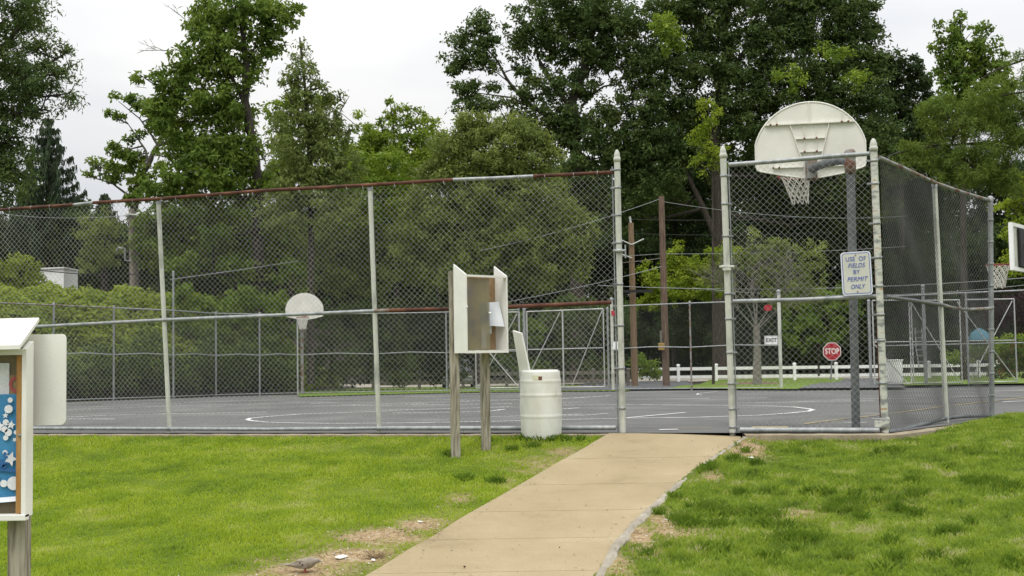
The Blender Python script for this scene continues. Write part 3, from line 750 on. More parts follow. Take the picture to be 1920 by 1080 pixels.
# --- far fences round the court
def bk(px, z=0.0, off=0.0):       # a point on the back fence line at pixel column px, z metres above the court
    d = np.interp(px, [a for a, b in BACK[1:]], [b for a, b in BACK[1:]]) + off
    p = at(px, 735, d); return Vector((p.x, p.y, float(court_z(p.x, p.y)) + z))
HT = 3.05
def far_fence(cols, label, specials={}, midrail=True, mid_from=None, wm='wire_far'):
    f = empty('chain_link_fence', bk(cols[0]), label, 'fence', 'far chain link fences round the court')
    for c in cols:
        sp = specials.get(c, {})
        h = sp.get('h', HT + .05)
        post(f, bk(c), bk(c, h) + Vector((sp.get('lean', 0), 0, 0)), sp.get('r', .032), sp.get('m', 'galv'), sp.get('cap', 'dome'))
    for a, b in zip(cols[:-1], cols[1:]):
        A, B = bk(a, HT), bk(b, HT)
        rail(f, [A, B], .022, 'galv' if a > 500 else 'rustpatch' if a < 200 else 'galv', 'top_rail')
        if midrail and (mid_from is None or a >= mid_from): rail(f, [bk(a, HT / 2 - .02), lerp(bk(a, HT / 2), bk(b, HT / 2), .5) + Vector((0, 0, .03)), bk(b, HT / 2 - .02)], .019, 'galv', 'middle_rail')
        rail(f, [bk(a, .07), bk(b, .07)], .018, 'galv', 'bottom_rail')
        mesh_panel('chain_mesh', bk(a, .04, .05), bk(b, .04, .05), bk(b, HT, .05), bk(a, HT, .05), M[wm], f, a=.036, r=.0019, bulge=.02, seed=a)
    return f
far_fence([-60, 100, 213, 325], 'chain link fence along the vine covered bank at the far left of the court', {325: {'h': 4.4, 'r': .035}})
far_fence([325.01, 405, 487, 558], 'chain link fence below the light green bushes, left of the far round hoop', {325.01: {'h': 1.0, 'cap': None}})
far_fence([558.01, 703, 838, 975], 'chain link fence before the dark bushes, right of the far round hoop', {558.01: {'m': 'cream'}})
far_fence([1150, 1297, 1465], 'chain link fence beyond the open gateway, its end post carrying the EXIT sign', {1150: {'cap': 'ball', 'r': .055, 'h': 3.2, 'm': 'cream'}, 1465: {'cap': 'ball', 'r': .06, 'h': 3.25, 'm': 'cream'}, 1297: {'m': 'rustpatch'}})
def gate(x0, x1, label, braces, off=0, swing=0.0):
    """rectangular leaf of square-cut pipe with diagonal braces"""
    g = empty('swing_gate', bk(x0, 0, off), label, 'gate', 'pipe framed gates at the far side of the court')
    def P(t, z):
        p = lerp(bk(x0, 0, off), bk(x1, 0, off), t); return p + Vector((0, swing * t, z))
    z0, z1 = .15, HT - .08
    for a, b in (((0, z0), (0, z1)), ((1, z0), (1, z1))): rail(g, [P(*a), P(*b)], .024, 'wire', 'stile')
    rail(g, [P(0, z1), P(1, z1)], .024, 'wire', 'top_bar'); rail(g, [P(0, z0), P(1, z0)], .026, 'wire', 'bottom_bar'); rail(g, [P(0, (z0 + z1) / 2), P(1, (z0 + z1) / 2)], .018, 'wire', 'middle_bar')
    for (a, b) in braces: rail(g, [P(*a) + Vector((0, -.03, 0)), P(*b) + Vector((0, -.03, 0))], .018, 'wire', 'brace')
    mesh_panel('chain_mesh', P(0, z0) + Vector((0, .04, 0)), P(1, z0) + Vector((0, .04, 0)), P(1, z1) + Vector((0, .04, 0)), P(0, z1) + Vector((0, .04, 0)), M['wire_far'], g, r=.0019, bulge=.01)
gate(893, 976, 'pipe framed gate leaf seen between the notice box posts', [((0.05, .2), (.95, 2.9)), ((.3, 1.5), (.95, .2))])
gate(990, 1057, 'pipe framed gate leaf just right of the barrel lid', [((.0, .5), (.93, 2.9))])
gate(1057.5, 1134, 'pipe framed gate leaf left of the red placard', [((.2, .2), (.97, 2.9))])
gate(1641, 1710, 'pipe framed gate leaf behind the near corner post', [((.0, 1.5), (.85, .2))], -.3)
gate(1714, 1805, 'pipe framed gate leaf seen through the dark side wing', [((0, 2.9), (.93, .2))], .1)
gate(1818, 1908, 'pipe framed gate leaf crossing braces beside the right hoop', [((0.02, .2), (.95, 2.9)), ((-.2, 2.9), (.97, .2))])
def lone_post(px, h, r, label, cap, lean=0.0, m='galv'):
    f = empty('gate_post', bk(px), label, 'post', 'round posts of the far gates')
    post(f, bk(px), bk(px, h) + Vector((lean, 0, 0)), r, m, cap)
lone_post(985, 3.1, .06, 'round steel gate post right of the notice box', 'dome')
lone_post(1142, 3.0, .04, 'thin steel post just left of the capped post with the red placard', 'dome')
lone_post(1737, 3.35, .06, 'ball topped steel gate post seen through the dark side wing', 'ball')
lone_post(1634, 3.0, .05, 'steel gate post behind the dark hoop pole', 'dome')
f = empty('chain_link_fence', bk(1737), 'low top rail and posts of the fence at the far right corner of the court', 'fence', 'far chain link fences round the court')
rail(f, [bk(1634, HT + .02, -.5), bk(1737, HT + .08, -.5), bk(2000, HT + .22, -.5)], .028, 'galv', 'top_rail')
rail(f, [bk(1640, .02, -.5), bk(2000, .02, -.5)], .02, 'galv', 'bottom_rail')
rail(f, [bk(1640, HT / 2 - .1, -.5), bk(2000, HT / 2 - .05, -.5)], .018, 'galv', 'middle_rail')
post(f, bk(1995, 0, -.5), bk(1995, HT + .2, -.5), .03, 'galv', 'dome')
post(f, bk(1817, 0, -.5), bk(1817, HT + .1, -.5), .03, 'galv', 'dome')
mesh_panel('chain_mesh', bk(1817, .03, -.45), bk(1990, .03, -.45), bk(1990, HT + .2, -.45), bk(1817, HT + .1, -.45), M['wire_far'], f, r=.0017, bulge=.01)

# ------------------------------------------------------------------ basketball hoops
def net(parent, c, r, h, m, tiltx=0.0, thick=.007, seed=0):
    mb = MB(); n = 12; rows = 6
    def P(k, j):
        t = j / rows; rr = r * (1 - .48 * t ** .75) * (1 + .06 * math.sin(k * 2.1 + seed)); a = 2 * math.pi * (k + (.5 if j % 2 else 0)) / n
        return Vector((c[0] + rr * math.cos(a) + tiltx * t, c[1] + rr * math.sin(a), c[2] - h * t + .02 * math.sin(k * 3 + j + seed) * t))
    for j in range(rows):
        for k in range(n):
            mb.tube([P(k, j), P(k if j % 2 == 0 else k + 1, j + 1)], thick, 4, False)
            mb.tube([P(k, j), P(k - 1 if j % 2 == 0 else k, j + 1)], thick, 4, False)
    return mb.build('net', m, parent)
def fan_outline(s=1.0):
    pts = [(-.687, -.16), (-.672, -.215), (-.63, -.235), (-.33, -.30), (-.10, -.34), (.0, -.345), (.12, -.34), (.38, -.30), (.63, -.235), (.672, -.215), (.687, -.16), (.687, .10)]
    for k in range(0, 25):
        a = R(14.6 + (180 - 29.2) * k / 24); pts.append((.71 * math.cos(a), -.07 + .71 * math.sin(a)))
    pts.append((-.687, .10))
    return [(x * s, z * s) for x, z in pts][::-1]
def fan_hoop(pole_base, pole_top, pr, board_c, yaw, label, near, rim_dir):
    h = empty('basketball_hoop', pole_base, label, 'basketball hoop')
    mb = MB(); mb.tube([Vector(pole_base) - Vector((0, 0, .1)), pole_top], pr, 20); mb.build('pole', M['pole' if near else 'rustpatch'], h)
    ux = Vector((math.cos(yaw), math.sin(yaw), 0)); uz = Vector((0, 0, 1)); bn = Vector((math.sin(yaw), -math.cos(yaw), 0))   # bn points to the mounting side
    if not near: bn = -bn
    c = Vector(board_c)
    mb = MB(); out = fan_outline()
    if near: mb.prism(out, .03, (c, ux, uz))
    else: mb.prism([(-x, z) for x, z in out], .03, (c, -ux, uz))
    b = mb.build('backboard', M['hoopboard'], h)
    mb = MB()
    if near:     # flange round the rim of the pan plus the stiffening ribs on its back
        o2 = [Vector(c) + ux * x + uz * z for x, z in out]
        mb.tube(o2 + [o2[0]], .011, 6)
        def rib(x0, z0, x1, z1, dp=.022, w_=.010):
            a = c + ux * x0 + uz * z0; e = c + ux * x1 + uz * z1; d = e - a; mid = (a + e) / 2 + bn * dp / 2
            ang = math.atan2(z1 - z0, x1 - x0)
            rot = Matrix((ux, bn, ux.cross(bn))).transposed()
            rr = rot @ Matrix.Rotation(-ang if False else 0, 3, 'Y')
            xa = d.normalized(); za = xa.cross(bn).normalized(); rot = Matrix((xa, bn, za)).transposed()
            mb.box(mid, (d.length, dp, w_), rot)
        rib(-.56, .36, .56, .36, .045, .014); rib(0, .36, 0, .635, .03)
        rib(-.245, .355, -.115, -.08, .035); rib(.245, .355, .135, -.08, .035)
        rib(-.07, .355, -.07, -.08, .025, .008); rib(.08, .355, .08, -.08, .025, .008)
        rib(-.18, .165, .19, .165, .035); rib(-.13, -.007, .15, -.007, .035); rib(-.47, -.20, -.09, -.20, .035); rib(.10, -.205, .52, -.20, .035)
        rib(-.415, .36, -.415, .49, .02, .006); rib(.41, .36, .41, .48, .02, .006); rib(-.50, .36, -.50, .42, .02, .006); rib(.49, .36, .49, .42, .02, .006)
        mb.build('rib', M['hoopboard'], b)
        mb = MB()
        for x, z in ((-.49, .36), (-.41, .36), (.40, .36), (.48, .36), (-.07, .165), (.08, .165), (-.07, -.007), (.08, -.007), (-.47, -.20), (-.395, -.20), (.42, -.20)):
            mb.lathe([(.014, 0), (.014, .012), (.0001, .014)], c + ux * x + uz * z + bn * .04, 8, bn)
        mb.build('bolt', M['rust_bolt'], b)
    rc = c + rim_dir
    mb = MB(); n = 28; ring = [rc + Vector((.225 * math.cos(2 * math.pi * k / n), .225 * math.sin(2 * math.pi * k / n), 0)) for k in range(n + 1)]
    mb.tube(ring, .012, 6); q = c + Vector((0, 0, rim_dir.z)) - bn * .02
    mb.tube([lerp(q, rc, .1), lerp(q, rc, .42)], .02, 6)
    mb.box(q - bn * .02, (.14, .02, .1), Matrix.Rotation(yaw, 3, 'Z'))
    mb.build('rim', M['rim'], h)
    return h, c, ux, bn, rc
pb = hit(1605, 806, 0, lambda x, y: float(court_z(x, y)), 12); pb = at(1605, 805, 14.2)
ptop = at(1594, 286, 14.2)
bc = at(1519, 284, 15.07)
h1, c1, ux1, bn1, rc1 = fan_hoop(pb, ptop, .051, bc, R(-10), 'near basketball hoop, back of its cream fan shaped board on a dark bent pole', True, Vector((-.10, .42, -.26)))
mb = MB()
mb.tube([at(1594, 302, 14.2), at(1575, 301, 14.35), at(1545, 307, 14.65), at(1520, 317, 14.98)], .052, 16); mb.build('arm', M['pole'], h1)
mb = MB(); e = at(1594, 300, 14.2); mb.lathe([(.06, -.17), (.068, -.17), (.068, -.02), (.062, 0), (.068, .02), (.068, .10), (.05, .125), (.0001, .13)], e, 18); mb.build('collar', M['rustpatch'], h1)
mb = MB(); mb.box(at(1521, 318, 15.02), (.15, .03, .28), Matrix.Rotation(R(-10), 3, 'Z')); mb.box(at(1521, 318, 14.97), (.10, .08, .22), Matrix.Rotation(R(-10), 3, 'Z')); mb.build('bracket', M['rustpatch'], h1)
net(h1, rc1 + Vector((.0, 0, .02)), .205, .37, M['net'], .06, .0062)

fb_ = at(567, 743, 43.3); ft_ = at(567, 592, 43.3)
h2, c2, ux2, bn2, rc2 = fan_hoop(fb_, at(566, 580, 43.3), .057, at(571, 582, 42.9), R(3), 'far basketball hoop with small cream fan shaped board facing the gateway', False, Vector((0, -.42, -.26)))
net(h2, rc2, .22, .42, M['net'], 0, .012)

h3b = Vector((at(1990, 700, 23.5).x, at(1990, 700, 23.5).y, 0)); h3b.z = float(court_z(h3b.x, h3b.y))
h3 = empty('basketball_hoop', h3b, 'rectangular basketball hoop with black padded back at the right edge', 'basketball hoop')
mb = MB(); mb.tube([h3b - Vector((0, 0, .1)), Vector((h3b.x, h3b.y, at(1990, 480, 23.5).z))], .07, 14); mb.build('pole', M['black'], h3)
dx = Vector((.62, .78, 0)).normalized(); bnr = Vector((dx.y, -dx.x, 0))
c3 = at(1897, 462, 22.2) + dx * .62; nr3 = bnr
rot3 = Matrix((dx, -nr3, Vector((0, 0, 1)))).transposed()
mb = MB(); 
for zz in (-.42, .42): mb.box(c3 + Vector((0, 0, zz)), (1.30, .07, .07), rot3)
for q in (-.63, .63): mb.box(c3 + dx * q, (.07, .075, .90), rot3)
mb.build('board_frame', M['vinyl'], h3)
mb = MB(); mb.box(c3, (1.2, .02, .78), rot3); mb.build('backboard', M['cream'], h3)
mb = MB(); mb.box(c3 + nr3 * .05, (.60, .05, .76), rot3, .02); mb.tube([c3 + nr3 * .06 + Vector((0, 0, .05)), Vector((h3b.x, h3b.y, c3.z - .25))], .045, 8); mb.tube([c3 + nr3 * .06 + Vector((0, 0, -.15)), Vector((h3b.x, h3b.y, c3.z - .05))], .035, 8)
mb.build('mount', M['black'], h3)
rc3 = c3 - bnr * .44 + Vector((0, 0, -.30))
mb = MB(); n = 28; mb.tube([rc3 + Vector((.225 * math.cos(2 * math.pi * k / n), .225 * math.sin(2 * math.pi * k / n), 0)) for k in range(n + 1)], .014, 6)
mb.box(lerp(rc3, c3 + Vector((0, 0, -.30)), .74), (.20, .14, .05), Matrix.Rotation(math.atan2((c3 - rc3).y, (c3 - rc3).x), 3, 'Z'))
mb.build('rim', M['rim'], h3)
net(h3, rc3, .22, .44, M['net'], 0, .0085, 2)

# ------------------------------------------------------------------ signs
FONT = bpy.data.fonts.load('<builtin>') if False else None
def text_mesh(txt, size, shear=0.0, bold=0.0, spacing=1.0, width=None):
    cu = bpy.data.curves.new('t', 'FONT'); cu.body = txt; cu.size = size; cu.shear = shear; cu.offset = bold
    cu.align_x = 'CENTER'; cu.align_y = 'CENTER'; cu.space_character = spacing; cu.extrude = .001
    o = bpy.data.objects.new('t', cu); col.objects.link(o)
    dg = bpy.context.evaluated_depsgraph_get(); me = bpy.data.meshes.new_from_object(o.evaluated_get(dg))
    V = [v.co.copy() for v in me.vertices]; Fs = [tuple(p.vertices) for p in me.polygons]
    bpy.data.objects.remove(o); bpy.data.curves.remove(cu); bpy.data.meshes.remove(me)
    if width and V:
        w0 = max(v.x for v in V) - min(v.x for v in V); k = width / w0
        V = [Vector((v.x * k, v.y, v.z)) for v in V]
    return V, Fs
def rrect(w_, h_, r_, n=6):
    pts = []
    for cx, cy, a0 in ((w_ / 2 - r_, h_ / 2 - r_, 0), (-w_ / 2 + r_, h_ / 2 - r_, 90), (-w_ / 2 + r_, -h_ / 2 + r_, 180), (w_ / 2 - r_, -h_ / 2 + r_, 270)):
        for k in range(n + 1): a = R(a0 + 90 * k / n); pts.append((cx + r_ * math.cos(a), cy + r_ * math.sin(a)))
    return pts
def ring_strip(mb, w1, h1, r1, w2, h2, r2, o, ux, uz):
    a = rrect(w1, h1, r1); b = rrect(w2, h2, r2); n = len(a)
    V = [Vector(o) + ux * p[0] + uz * p[1] for p in a + b]
    mb.add(V, [(i, (i + 1) % n, n + (i + 1) % n, n + i) for i in range(n)])
# permit sign hung on the near fence
so = fpt(1606, 512.5, -.045); rl = R(-1.8)
sx = Vector((math.cos(R(-15)) , math.sin(R(-15)), 0)); sx = (sx + Vector((0, 0, .030))).normalized(); sn = Vector((0, 0, 1)).cross(sx).normalized() * -1; 
sn = sx.cross(Vector((-.03, 0, 1))).normalized(); sz = sn.cross(sx).normalized()     # sn faces the camera
assert sn.y < 0
sg = empty('permit_sign', so, 'white sign with blue capitals about field permits, on the fence before the dark pole', 'sign')
mb = MB(); mb.prism(rrect(.325, .485, .035), .004, (so, sx, sz)); mb.build('sign_panel', M['signedge'], sg)
mb = MB(); ring_strip(mb, .298, .458, .028, .284, .444, .022, so + sn * .0025, sx, sz); mb.build('border', M['blue'], sg)
mb = MB(); mb.prism(rrect(.284, .444, .022), .0015, (so + sn * .0018, sx, sz)); mb.build('sign_face', M['signface'], sg)
mb = MB()
for txt, y, w_, sh in (('USE  OF', .160, .215, 0), ('FIELDS', .087, .185, .3), ('BY', .014, .068, 0), ('PERMIT', -.066, .225, .3), ('ONLY', -.150, .155, .3)):
    V, Fs = text_mesh(txt, .071, sh, .0, 1.05, w_)
    mb.add([so + sn * .0055 + sx * v.x + sz * (v.y + y) + sn * v.z for v in V], Fs)
mb.build('lettering', M['blue'], sg)
mb = MB()
for y in (.205, -.205): mb.lathe([(.008, 0), (.008, .004), (.0001, .005)], so + sn * .003 + sz * y, 8, sn)
mb.build('bolt', M['rust_bolt'], sg)

def simple_sign(name, px, py, d, wm, hm, lines_, face, ink, label, cat, border=None, postr=None, rad=.03, yaw=0, octo=False, inkdark=None):
    o = at(px, py, d); ux = Vector((math.cos(yaw), math.sin(yaw), 0)); uz = Vector((0, 0, 1)); nn = ux.cross(uz)
    e = empty(name, o, label, cat)
    if octo: out = [(wm / 2 * math.cos(R(22.5 + 45 * k)) / math.cos(R(22.5)), wm / 2 * math.sin(R(22.5 + 45 * k)) / math.cos(R(22.5))) for k in range(8)]
    else: out = rrect(wm, hm, rad)
    mb = MB(); mb.prism(out, .006, (o, ux, uz)); mb.build('sign_panel', M['vinyl'] if octo else face, e)
    if octo:
        mb = MB(); mb.prism([(x * .93, y * .93) for x, y in out], .003, (o + nn * .004, ux, uz)); mb.build('sign_face', face, e)
    if border is not None:
        mb = MB(); ring_strip(mb, wm * .95, hm * .93, rad * .8, wm * .90, hm * .86, rad * .6, o + nn * .004, ux, uz); mb.build('border', border, e)
    if lines_:
        mb = MB()
        for txt, y, size, w_ in lines_:
            V, Fs = text_mesh(txt, size, 0, size * .02, 1.0, w_)
            mb.add([o + nn * .008 + ux * v.x + uz * (v.y + y) + nn * v.z for v in V], Fs)
        mb.build('lettering', ink, e)
    if postr:
        b = postr; mb = MB(); mb.tube([at(b[0], b[1], d + .06), at(px, py + 5, d + .06)], .035, 8); mb.build('post', M['galv'], e)
    return e
simple_sign('stop_sign', 1560, 659, 50, .76, .76, [('STOP', 0, .34, .60)], M['red'], M['vinyl'], 'red octagonal STOP sign on a post by the white rail fence', 'sign', postr=(1558, 712), octo=True)
simple_sign('exit_sign', 1446, 638, 39.6, .46, .31, [('EXIT', 0, .19, .37)], M['vinyl'], M['black'], 'white EXIT sign fixed to the far capped gate post', 'sign', border=M['black'], rad=.02)
simple_sign('notice_sign', 1156, 648, 42.0, .30, .32, [], M['vinyl'], M['black'], 'small white notice half hidden behind the gateway post', 'sign', border=M['black'], rad=.02)
simple_sign('placard', 1150.5, 587.3, 41.6, .17, .17, [], M['red'], M['vinyl'], 'small red placard on the far gate post left of the gateway', 'sign', rad=.01)
simple_sign('target_sign', 1440, 577, 46, .32, .24, [], M['red'], M['vinyl'], 'small bright red oval marker hanging in the bare twigs above the EXIT sign', 'marker', rad=.11)

# ------------------------------------------------------------------ notice boxes
def board_mat(name, base, alt, sc_=14): return mat(name, [(.35, base), (.6, alt)], sc_, .7, fine=.08)
M['tanply'] = board_mat('tan_fibreboard', (.26, .17, .09), (.36, .25, .14), 6)
M['brownply'] = board_mat('brown_backing_board', (.14, .115, .07), (.22, .18, .11), 5)
M['orangewood'] = mat('orange_stained_wood', [(.3, (.20, .09, .025)), (.5, (.36, .18, .05)), (.68, (.42, .26, .11)), (.8, (.5, .45, .36))], 8, .7, stretch=(3, 3, .5), fine=.1)
M['paper'] = board_mat('paper', (.62, .64, .68), (.72, .74, .77), 5)
M['bluepaper'] = board_mat('blue_poster_paper', (.03, .17, .36), (.06, .25, .46), 3)
M['bluepaper2'] = board_mat('deep_blue_poster_edge', (.02, .09, .25), (.04, .14, .33), 3)
M['cloudy'] = None
def cloudy():
    m = bpy.data.materials.new('cloudy_acrylic_sheet'); m.use_nodes = True; t = m.node_tree; p = t.nodes['Principled BSDF']
    tc_ = t.nodes.new('ShaderNodeTexCoord'); nz_ = t.nodes.new('ShaderNodeTexNoise'); nz_.inputs['Scale'].default_value = 4; nz_.inputs['Detail'].default_value = 3
    t.links.new(tc_.outputs['Object'], nz_.inputs['Vector'])
    r = t.nodes.new('ShaderNodeValToRGB'); el = r.color_ramp.elements; e = el.new(.5)
    el[0].position = .35; el[0].color = (.14, .135, .12, 1); el[1].position = .5; el[1].color = (.19, .17, .11, 1); el[2].position = .7; el[2].color = (.23, .21, .11, 1)
    t.links.new(nz_.outputs['Fac'], r.inputs[0]); t.links.new(r.outputs[0], p.inputs['Base Color'])
    p.inputs['Roughness'].default_value = .35; p.inputs['Alpha'].default_value = .82
    return m
M['cloudy'] = cloudy()
# middle box: local frame, x along the front (left to right), y into the box, z up
th = R(43)
BXx = Vector((math.cos(th), math.sin(th), 0)); BXy = Vector((-math.sin(th), math.cos(th), 0)); BZ = Vector((0, 0, 1))
o1 = at(875, 662, 12.95)                       # lower left front corner
S1 = 2200 / 12.95
Hb = 148 / S1; Wb = .63; Db = .21
def L1(x, y, z): return o1 + BXx * x + BXy * y + BZ * z
rotb = Matrix((BXx, BXy, BZ)).transposed()
nb = empty('notice_box', L1(.2, .2, 0), 'open white notice box on two wooden posts beside the barrel', 'notice board')
gp = hit(851, 852)
p1 = L1(.02, Db + .05, 0); p2 = L1(.50, Db + .05, 0)
def wpost(parent, p, z1, size, rot, extra=0.0):
    zg = float(lawn_z(p.x, p.y)) - .1; mb = MB()
    n = 14; V = []
    for k in range(n + 1):
        z = zg + (z1 - zg) * k / n; s = size / 2 * (1 + .012 * math.sin(k * 2.3 + p.x * 9)); ch = .15 * s
        dx_ = .0012 * math.sin(k * 1.3)
        for a, b in ((-s + ch, -s), (s - ch, -s), (s, -s + ch), (s, s - ch), (s - ch, s), (-s + ch, s), (-s, s - ch), (-s, -s + ch)):
            v = rot @ Vector((a + dx_, b, 0)); V.append((p.x + v.x, p.y + v.y, z))
    fs = [(k * 8 + j, k * 8 + (j + 1) % 8, (k + 1) * 8 + (j + 1) % 8, (k + 1) * 8 + j) for k in range(n) for j in range(8)] + [tuple(range(n * 8, n * 8 + 8))]
    mb.add(V, fs); return mb.build('post', M['woodpost'], parent)
r10 = Matrix.Rotation(R(12), 3, 'Z')
P1 = L1(.045, Db + .055, 0); P2 = L1(.50, Db + .055, 0)
wpost(nb, P1, at(850, 508, P1.y).z, .098, r10); wpost(nb, P2, o1.z + Hb * .9, .098, r10)
def panelq(mb, pts, thick, nrm):
    a = [Vector(p) for p in pts]; b = [p + Vector(nrm) * thick for p in a]; n = len(a)
    mb.add(a + b, [tuple(range(n)), tuple(range(2 * n - 1, n - 1, -1))] + [(i, n + i, n + (i + 1) % n, (i + 1) % n) for i in range(n)])
T = .018
for x0, nm in ((0, 'side_panel'), (Wb - T, 'side_panel')):
    mb = MB(); panelq(mb, [L1(x0, 0, 0), L1(x0, Db, 0), L1(x0, Db, Hb + .125), L1(x0, 0, Hb)], T, BXx); mb.build(nm, M['whitebox'], nb)
mb = MB(); mb.box(L1(Wb / 2, Db / 2, .009), (Wb - 2 * T - .004, Db, .018), rotb); mb.box(L1(Wb / 2, .008, .012), (Wb - .002, .024, .03), rotb); mb.build('bottom_panel', M['whitebox'], nb)
mb = MB(); mb.box(L1(Wb / 2, .025, Hb - .012), (Wb - 2 * T - .004, .05, .022), rotb); mb.build('top_rail', M['whitebox'], nb)
mb = MB(); mb.box(L1(Wb / 2, Db - .012, Hb / 2 + .01), (Wb - 2 * T - .006, .012, Hb - .04), rotb); mb.build('back_panel', M['tanply'], nb)
mb = MB(); V = []
for k in range(9):
    x = T + .006 + (.56 * Wb) * k / 8; y = .03 + .028 * math.sin(k / 8 * math.pi)
    V += [L1(x, y, .03), L1(x, y, Hb - .03)]
mb.add(V, [(2 * k, 2 * k + 2, 2 * k + 3, 2 * k + 1) for k in range(8)]); mb.build('acrylic_door', M['cloudy'], nb)
mb = MB(); mb.lathe([(.010, 0), (.013, .012), (.014, .02), (.0001, .026)], L1(.36, .02, .41 * Hb / .8), 12, -BXy); mb.lathe([(.006, 0), (.010, .008), (.0001, .014)], L1(.012, .0, .47 * Hb / .8), 10, -BXy); mb.build('knob', M['vinyl'], nb)
# curled paper sheets
def sheet(mb, f, nu=8, nv=8):
    V = [f(i / nu, j / nv) for j in range(nv + 1) for i in range(nu + 1)]
    mb.add(V, [(j * (nu + 1) + i, j * (nu + 1) + i + 1, (j + 1) * (nu + 1) + i + 1, (j + 1) * (nu + 1) + i) for j in range(nv) for i in range(nu)], True)
k_ = Hb / .8
mb = MB(); sheet(mb, lambda u, v: L1(.36 + .225 * u + .02 * v * u, Db - .03 - .15 * math.sin(u * 1.5) * (.5 + .5 * v), k_ * (.52 - .235 * v + .015 * u - .03 * u * v)))
pp = mb.build('paper_sheet', M['paper'], nb)
mb = MB(); sheet(mb, lambda u, v: L1(.335 + .045 * u + .012 * v, Db - .05 - .09 * u, k_ * (.52 - .23 * v))); mb.build('paper_sheet', M['bluepaper'], nb)
mb = MB(); sheet(mb, lambda u, v: L1(.40 + .14 * u, Db - .028, k_ * (.30 - .10 * v))); sheet(mb, lambda u, v: L1(.37 + .075 * u, Db - .032 - .01 * math.sin(v * 3), k_ * (.30 - .25 * v))); mb.build('paper_sheet', M['paper'], nb)

# left box, cropped by the frame
o2 = at(47.5, 976, 5.64); s2 = F / 5.64                       # lower right front corner
def L2(x, y, z): return o2 + Vector((x, y, z))                # x is negative to the left
W2 = .62; D2 = .085; H2 = (976 - 655) / s2
nb2 = empty('notice_box', L2(-.3, .1, 0), 'large white notice box with a blue poster inside, at the left edge', 'notice board')
mb = MB(); panelq(mb, [L2(-.0215, 0, .016), L2(-.0215, D2, .016), L2(-.0215, D2, H2 + .04), L2(-.0215, 0, H2)], .0215, Vector((1, 0, 0))); mb.build('side_panel', M['whitebox'], nb2)
mb = MB(); panelq(mb, [L2(-W2, 0, 0), L2(-W2, D2, 0), L2(-W2, D2, H2 + .04), L2(-W2, 0, H2)], .0215, Vector((1, 0, 0))); mb.build('side_panel', M['whitebox'], nb2)
mb = MB(); mb.box(L2(-W2 / 2, .02, .014), (W2 - .0, .05, .030), None, .003); mb.box(L2(-W2 / 2, D2 / 2 + .02, .008), (W2 - .045, D2 - .05, .016)); mb.build('bottom_panel', M['whitebox'], nb2)
mb = MB(); mb.box(L2(-W2 / 2, .014, H2 - .012), (W2 - .044, .026, .03)); mb.build('top_rail', M['whitebox'], nb2)
mb = MB(); mb.box(L2(-W2 / 2, D2 - .008, H2 / 2 + .01), (W2 - .045, .010, H2)); mb.build('back_panel', M['brownply'], nb2)
mb = MB(); mb.box(L2(-.0215 - .0165, .024, H2 / 2 + .005), (.030, .02, H2 - .055)); mb.build('door_stile', M['orangewood'], nb2)
mb = MB(); mb.lathe([(.004, 0), (.008, .008), (.008, .014), (.0001, .02)], L2(-.032, .014, (976 - 817) / s2), 12, (0, -1, 0)); mb.build('knob', M['galv'], nb2)
mb = MB()
ra = L2(.05, -.055, H2 - .004); ra2 = L2(-W2 - .05, -.055, H2 - .03 + .0)
fr = L2(.0, -.075, H2 + .0); fl = L2(-W2 - .03, -.075, H2 - .004)
br_ = L2(.02, .10, H2 + .135); bl_ = L2(-W2 - .02, .10, H2 + .13)
panelq(mb, [fl, fr, br_, bl_], .02, Vector((0, 0, 1))); rf = mb.build('roof', M['whitebox'], nb2)
# blue poster with white stars and dots, and other papers
pm = MB(); sheet(pm, lambda u, v: L2(-.56 + .505 * u, D2 - .03 - .012 * math.sin(u * 3), (976 - 740) / s2 - .52 * v + .03 * u * v * 0 + (.03 * (u - 1) * v)))
mb = MB(); sheet(mb, lambda u, v: L2(-.56 + .505 * u, D2 - .031 - .012 * math.sin(u * 3) - .02 * v, (976 - 740) / s2 - .50 + (.03 * (u - 1)) + .006 - .022 * v)); ce_v, ce_f = mb.v, mb.f
def star(cx, cz, r_, rotn=0):
    o = L2(cx, D2 - .047, cz); pts = [(r_ * (1 if k % 2 == 0 else .45) * math.sin(R(36 * k + rotn)), r_ * (1 if k % 2 == 0 else .45) * math.cos(R(36 * k + rotn))) for k in range(10)][::-1]
    V = [o] + [o + Vector((x, 0, z)) for x, z in pts]; return V, [(0, i + 1, (i + 1) % 10 + 1) for i in range(10)]
mb = pm; mb.m = 1; mb.add(ce_v, ce_f, True)
zz = lambda py: (976 - py) / s2
for px, py, r_, ro in ((13, 798, 9, 10), (12, 862, 15, 20), (2, 780, 6, 0), (20, 826, 5, 30), (-10, 800, 12, 5)):
    V, Fs = star((px - 47.5) / s2, zz(py), r_ / s2, ro); mb.add(V, Fs)
def disc(mb, px, py, r_, off=.047, n=16):
    o = L2((px - 47.5) / s2, D2 - off, zz(py)); V = [o] + [o + Vector((r_ / s2 * math.cos(2 * math.pi * k / n), 0, r_ / s2 * math.sin(2 * math.pi * k / n))) for k in range(n)]
    mb.add(V, [(0, i + 1, (i + 1) % n + 1) for i in range(n)])
for px, py, r_ in ((11, 751, 5), (8, 768, 8), (3, 793, 6), (8, 812, 7), (1, 806, 6), (19, 908, 13), (0, 908, 7), (3, 822, 5), (-20, 900, 12), (2, 850, 5), (22, 812, 4)): disc(mb, px, py, r_)
mb.m = 2
for px, py, r_ in ((2, 852, 3.5), (5, 858, 3), (-4, 870, 8), (1, 876, 4), (6, 869, 2)): disc(mb, px, py, r_, .049, 10)
V = [L2((px - 47.5) / s2, D2 - .046, zz(py)) for px, py in ((-60, 880), (28, 888), (28, 882), (10, 880), (-10, 872), (-60, 868))]
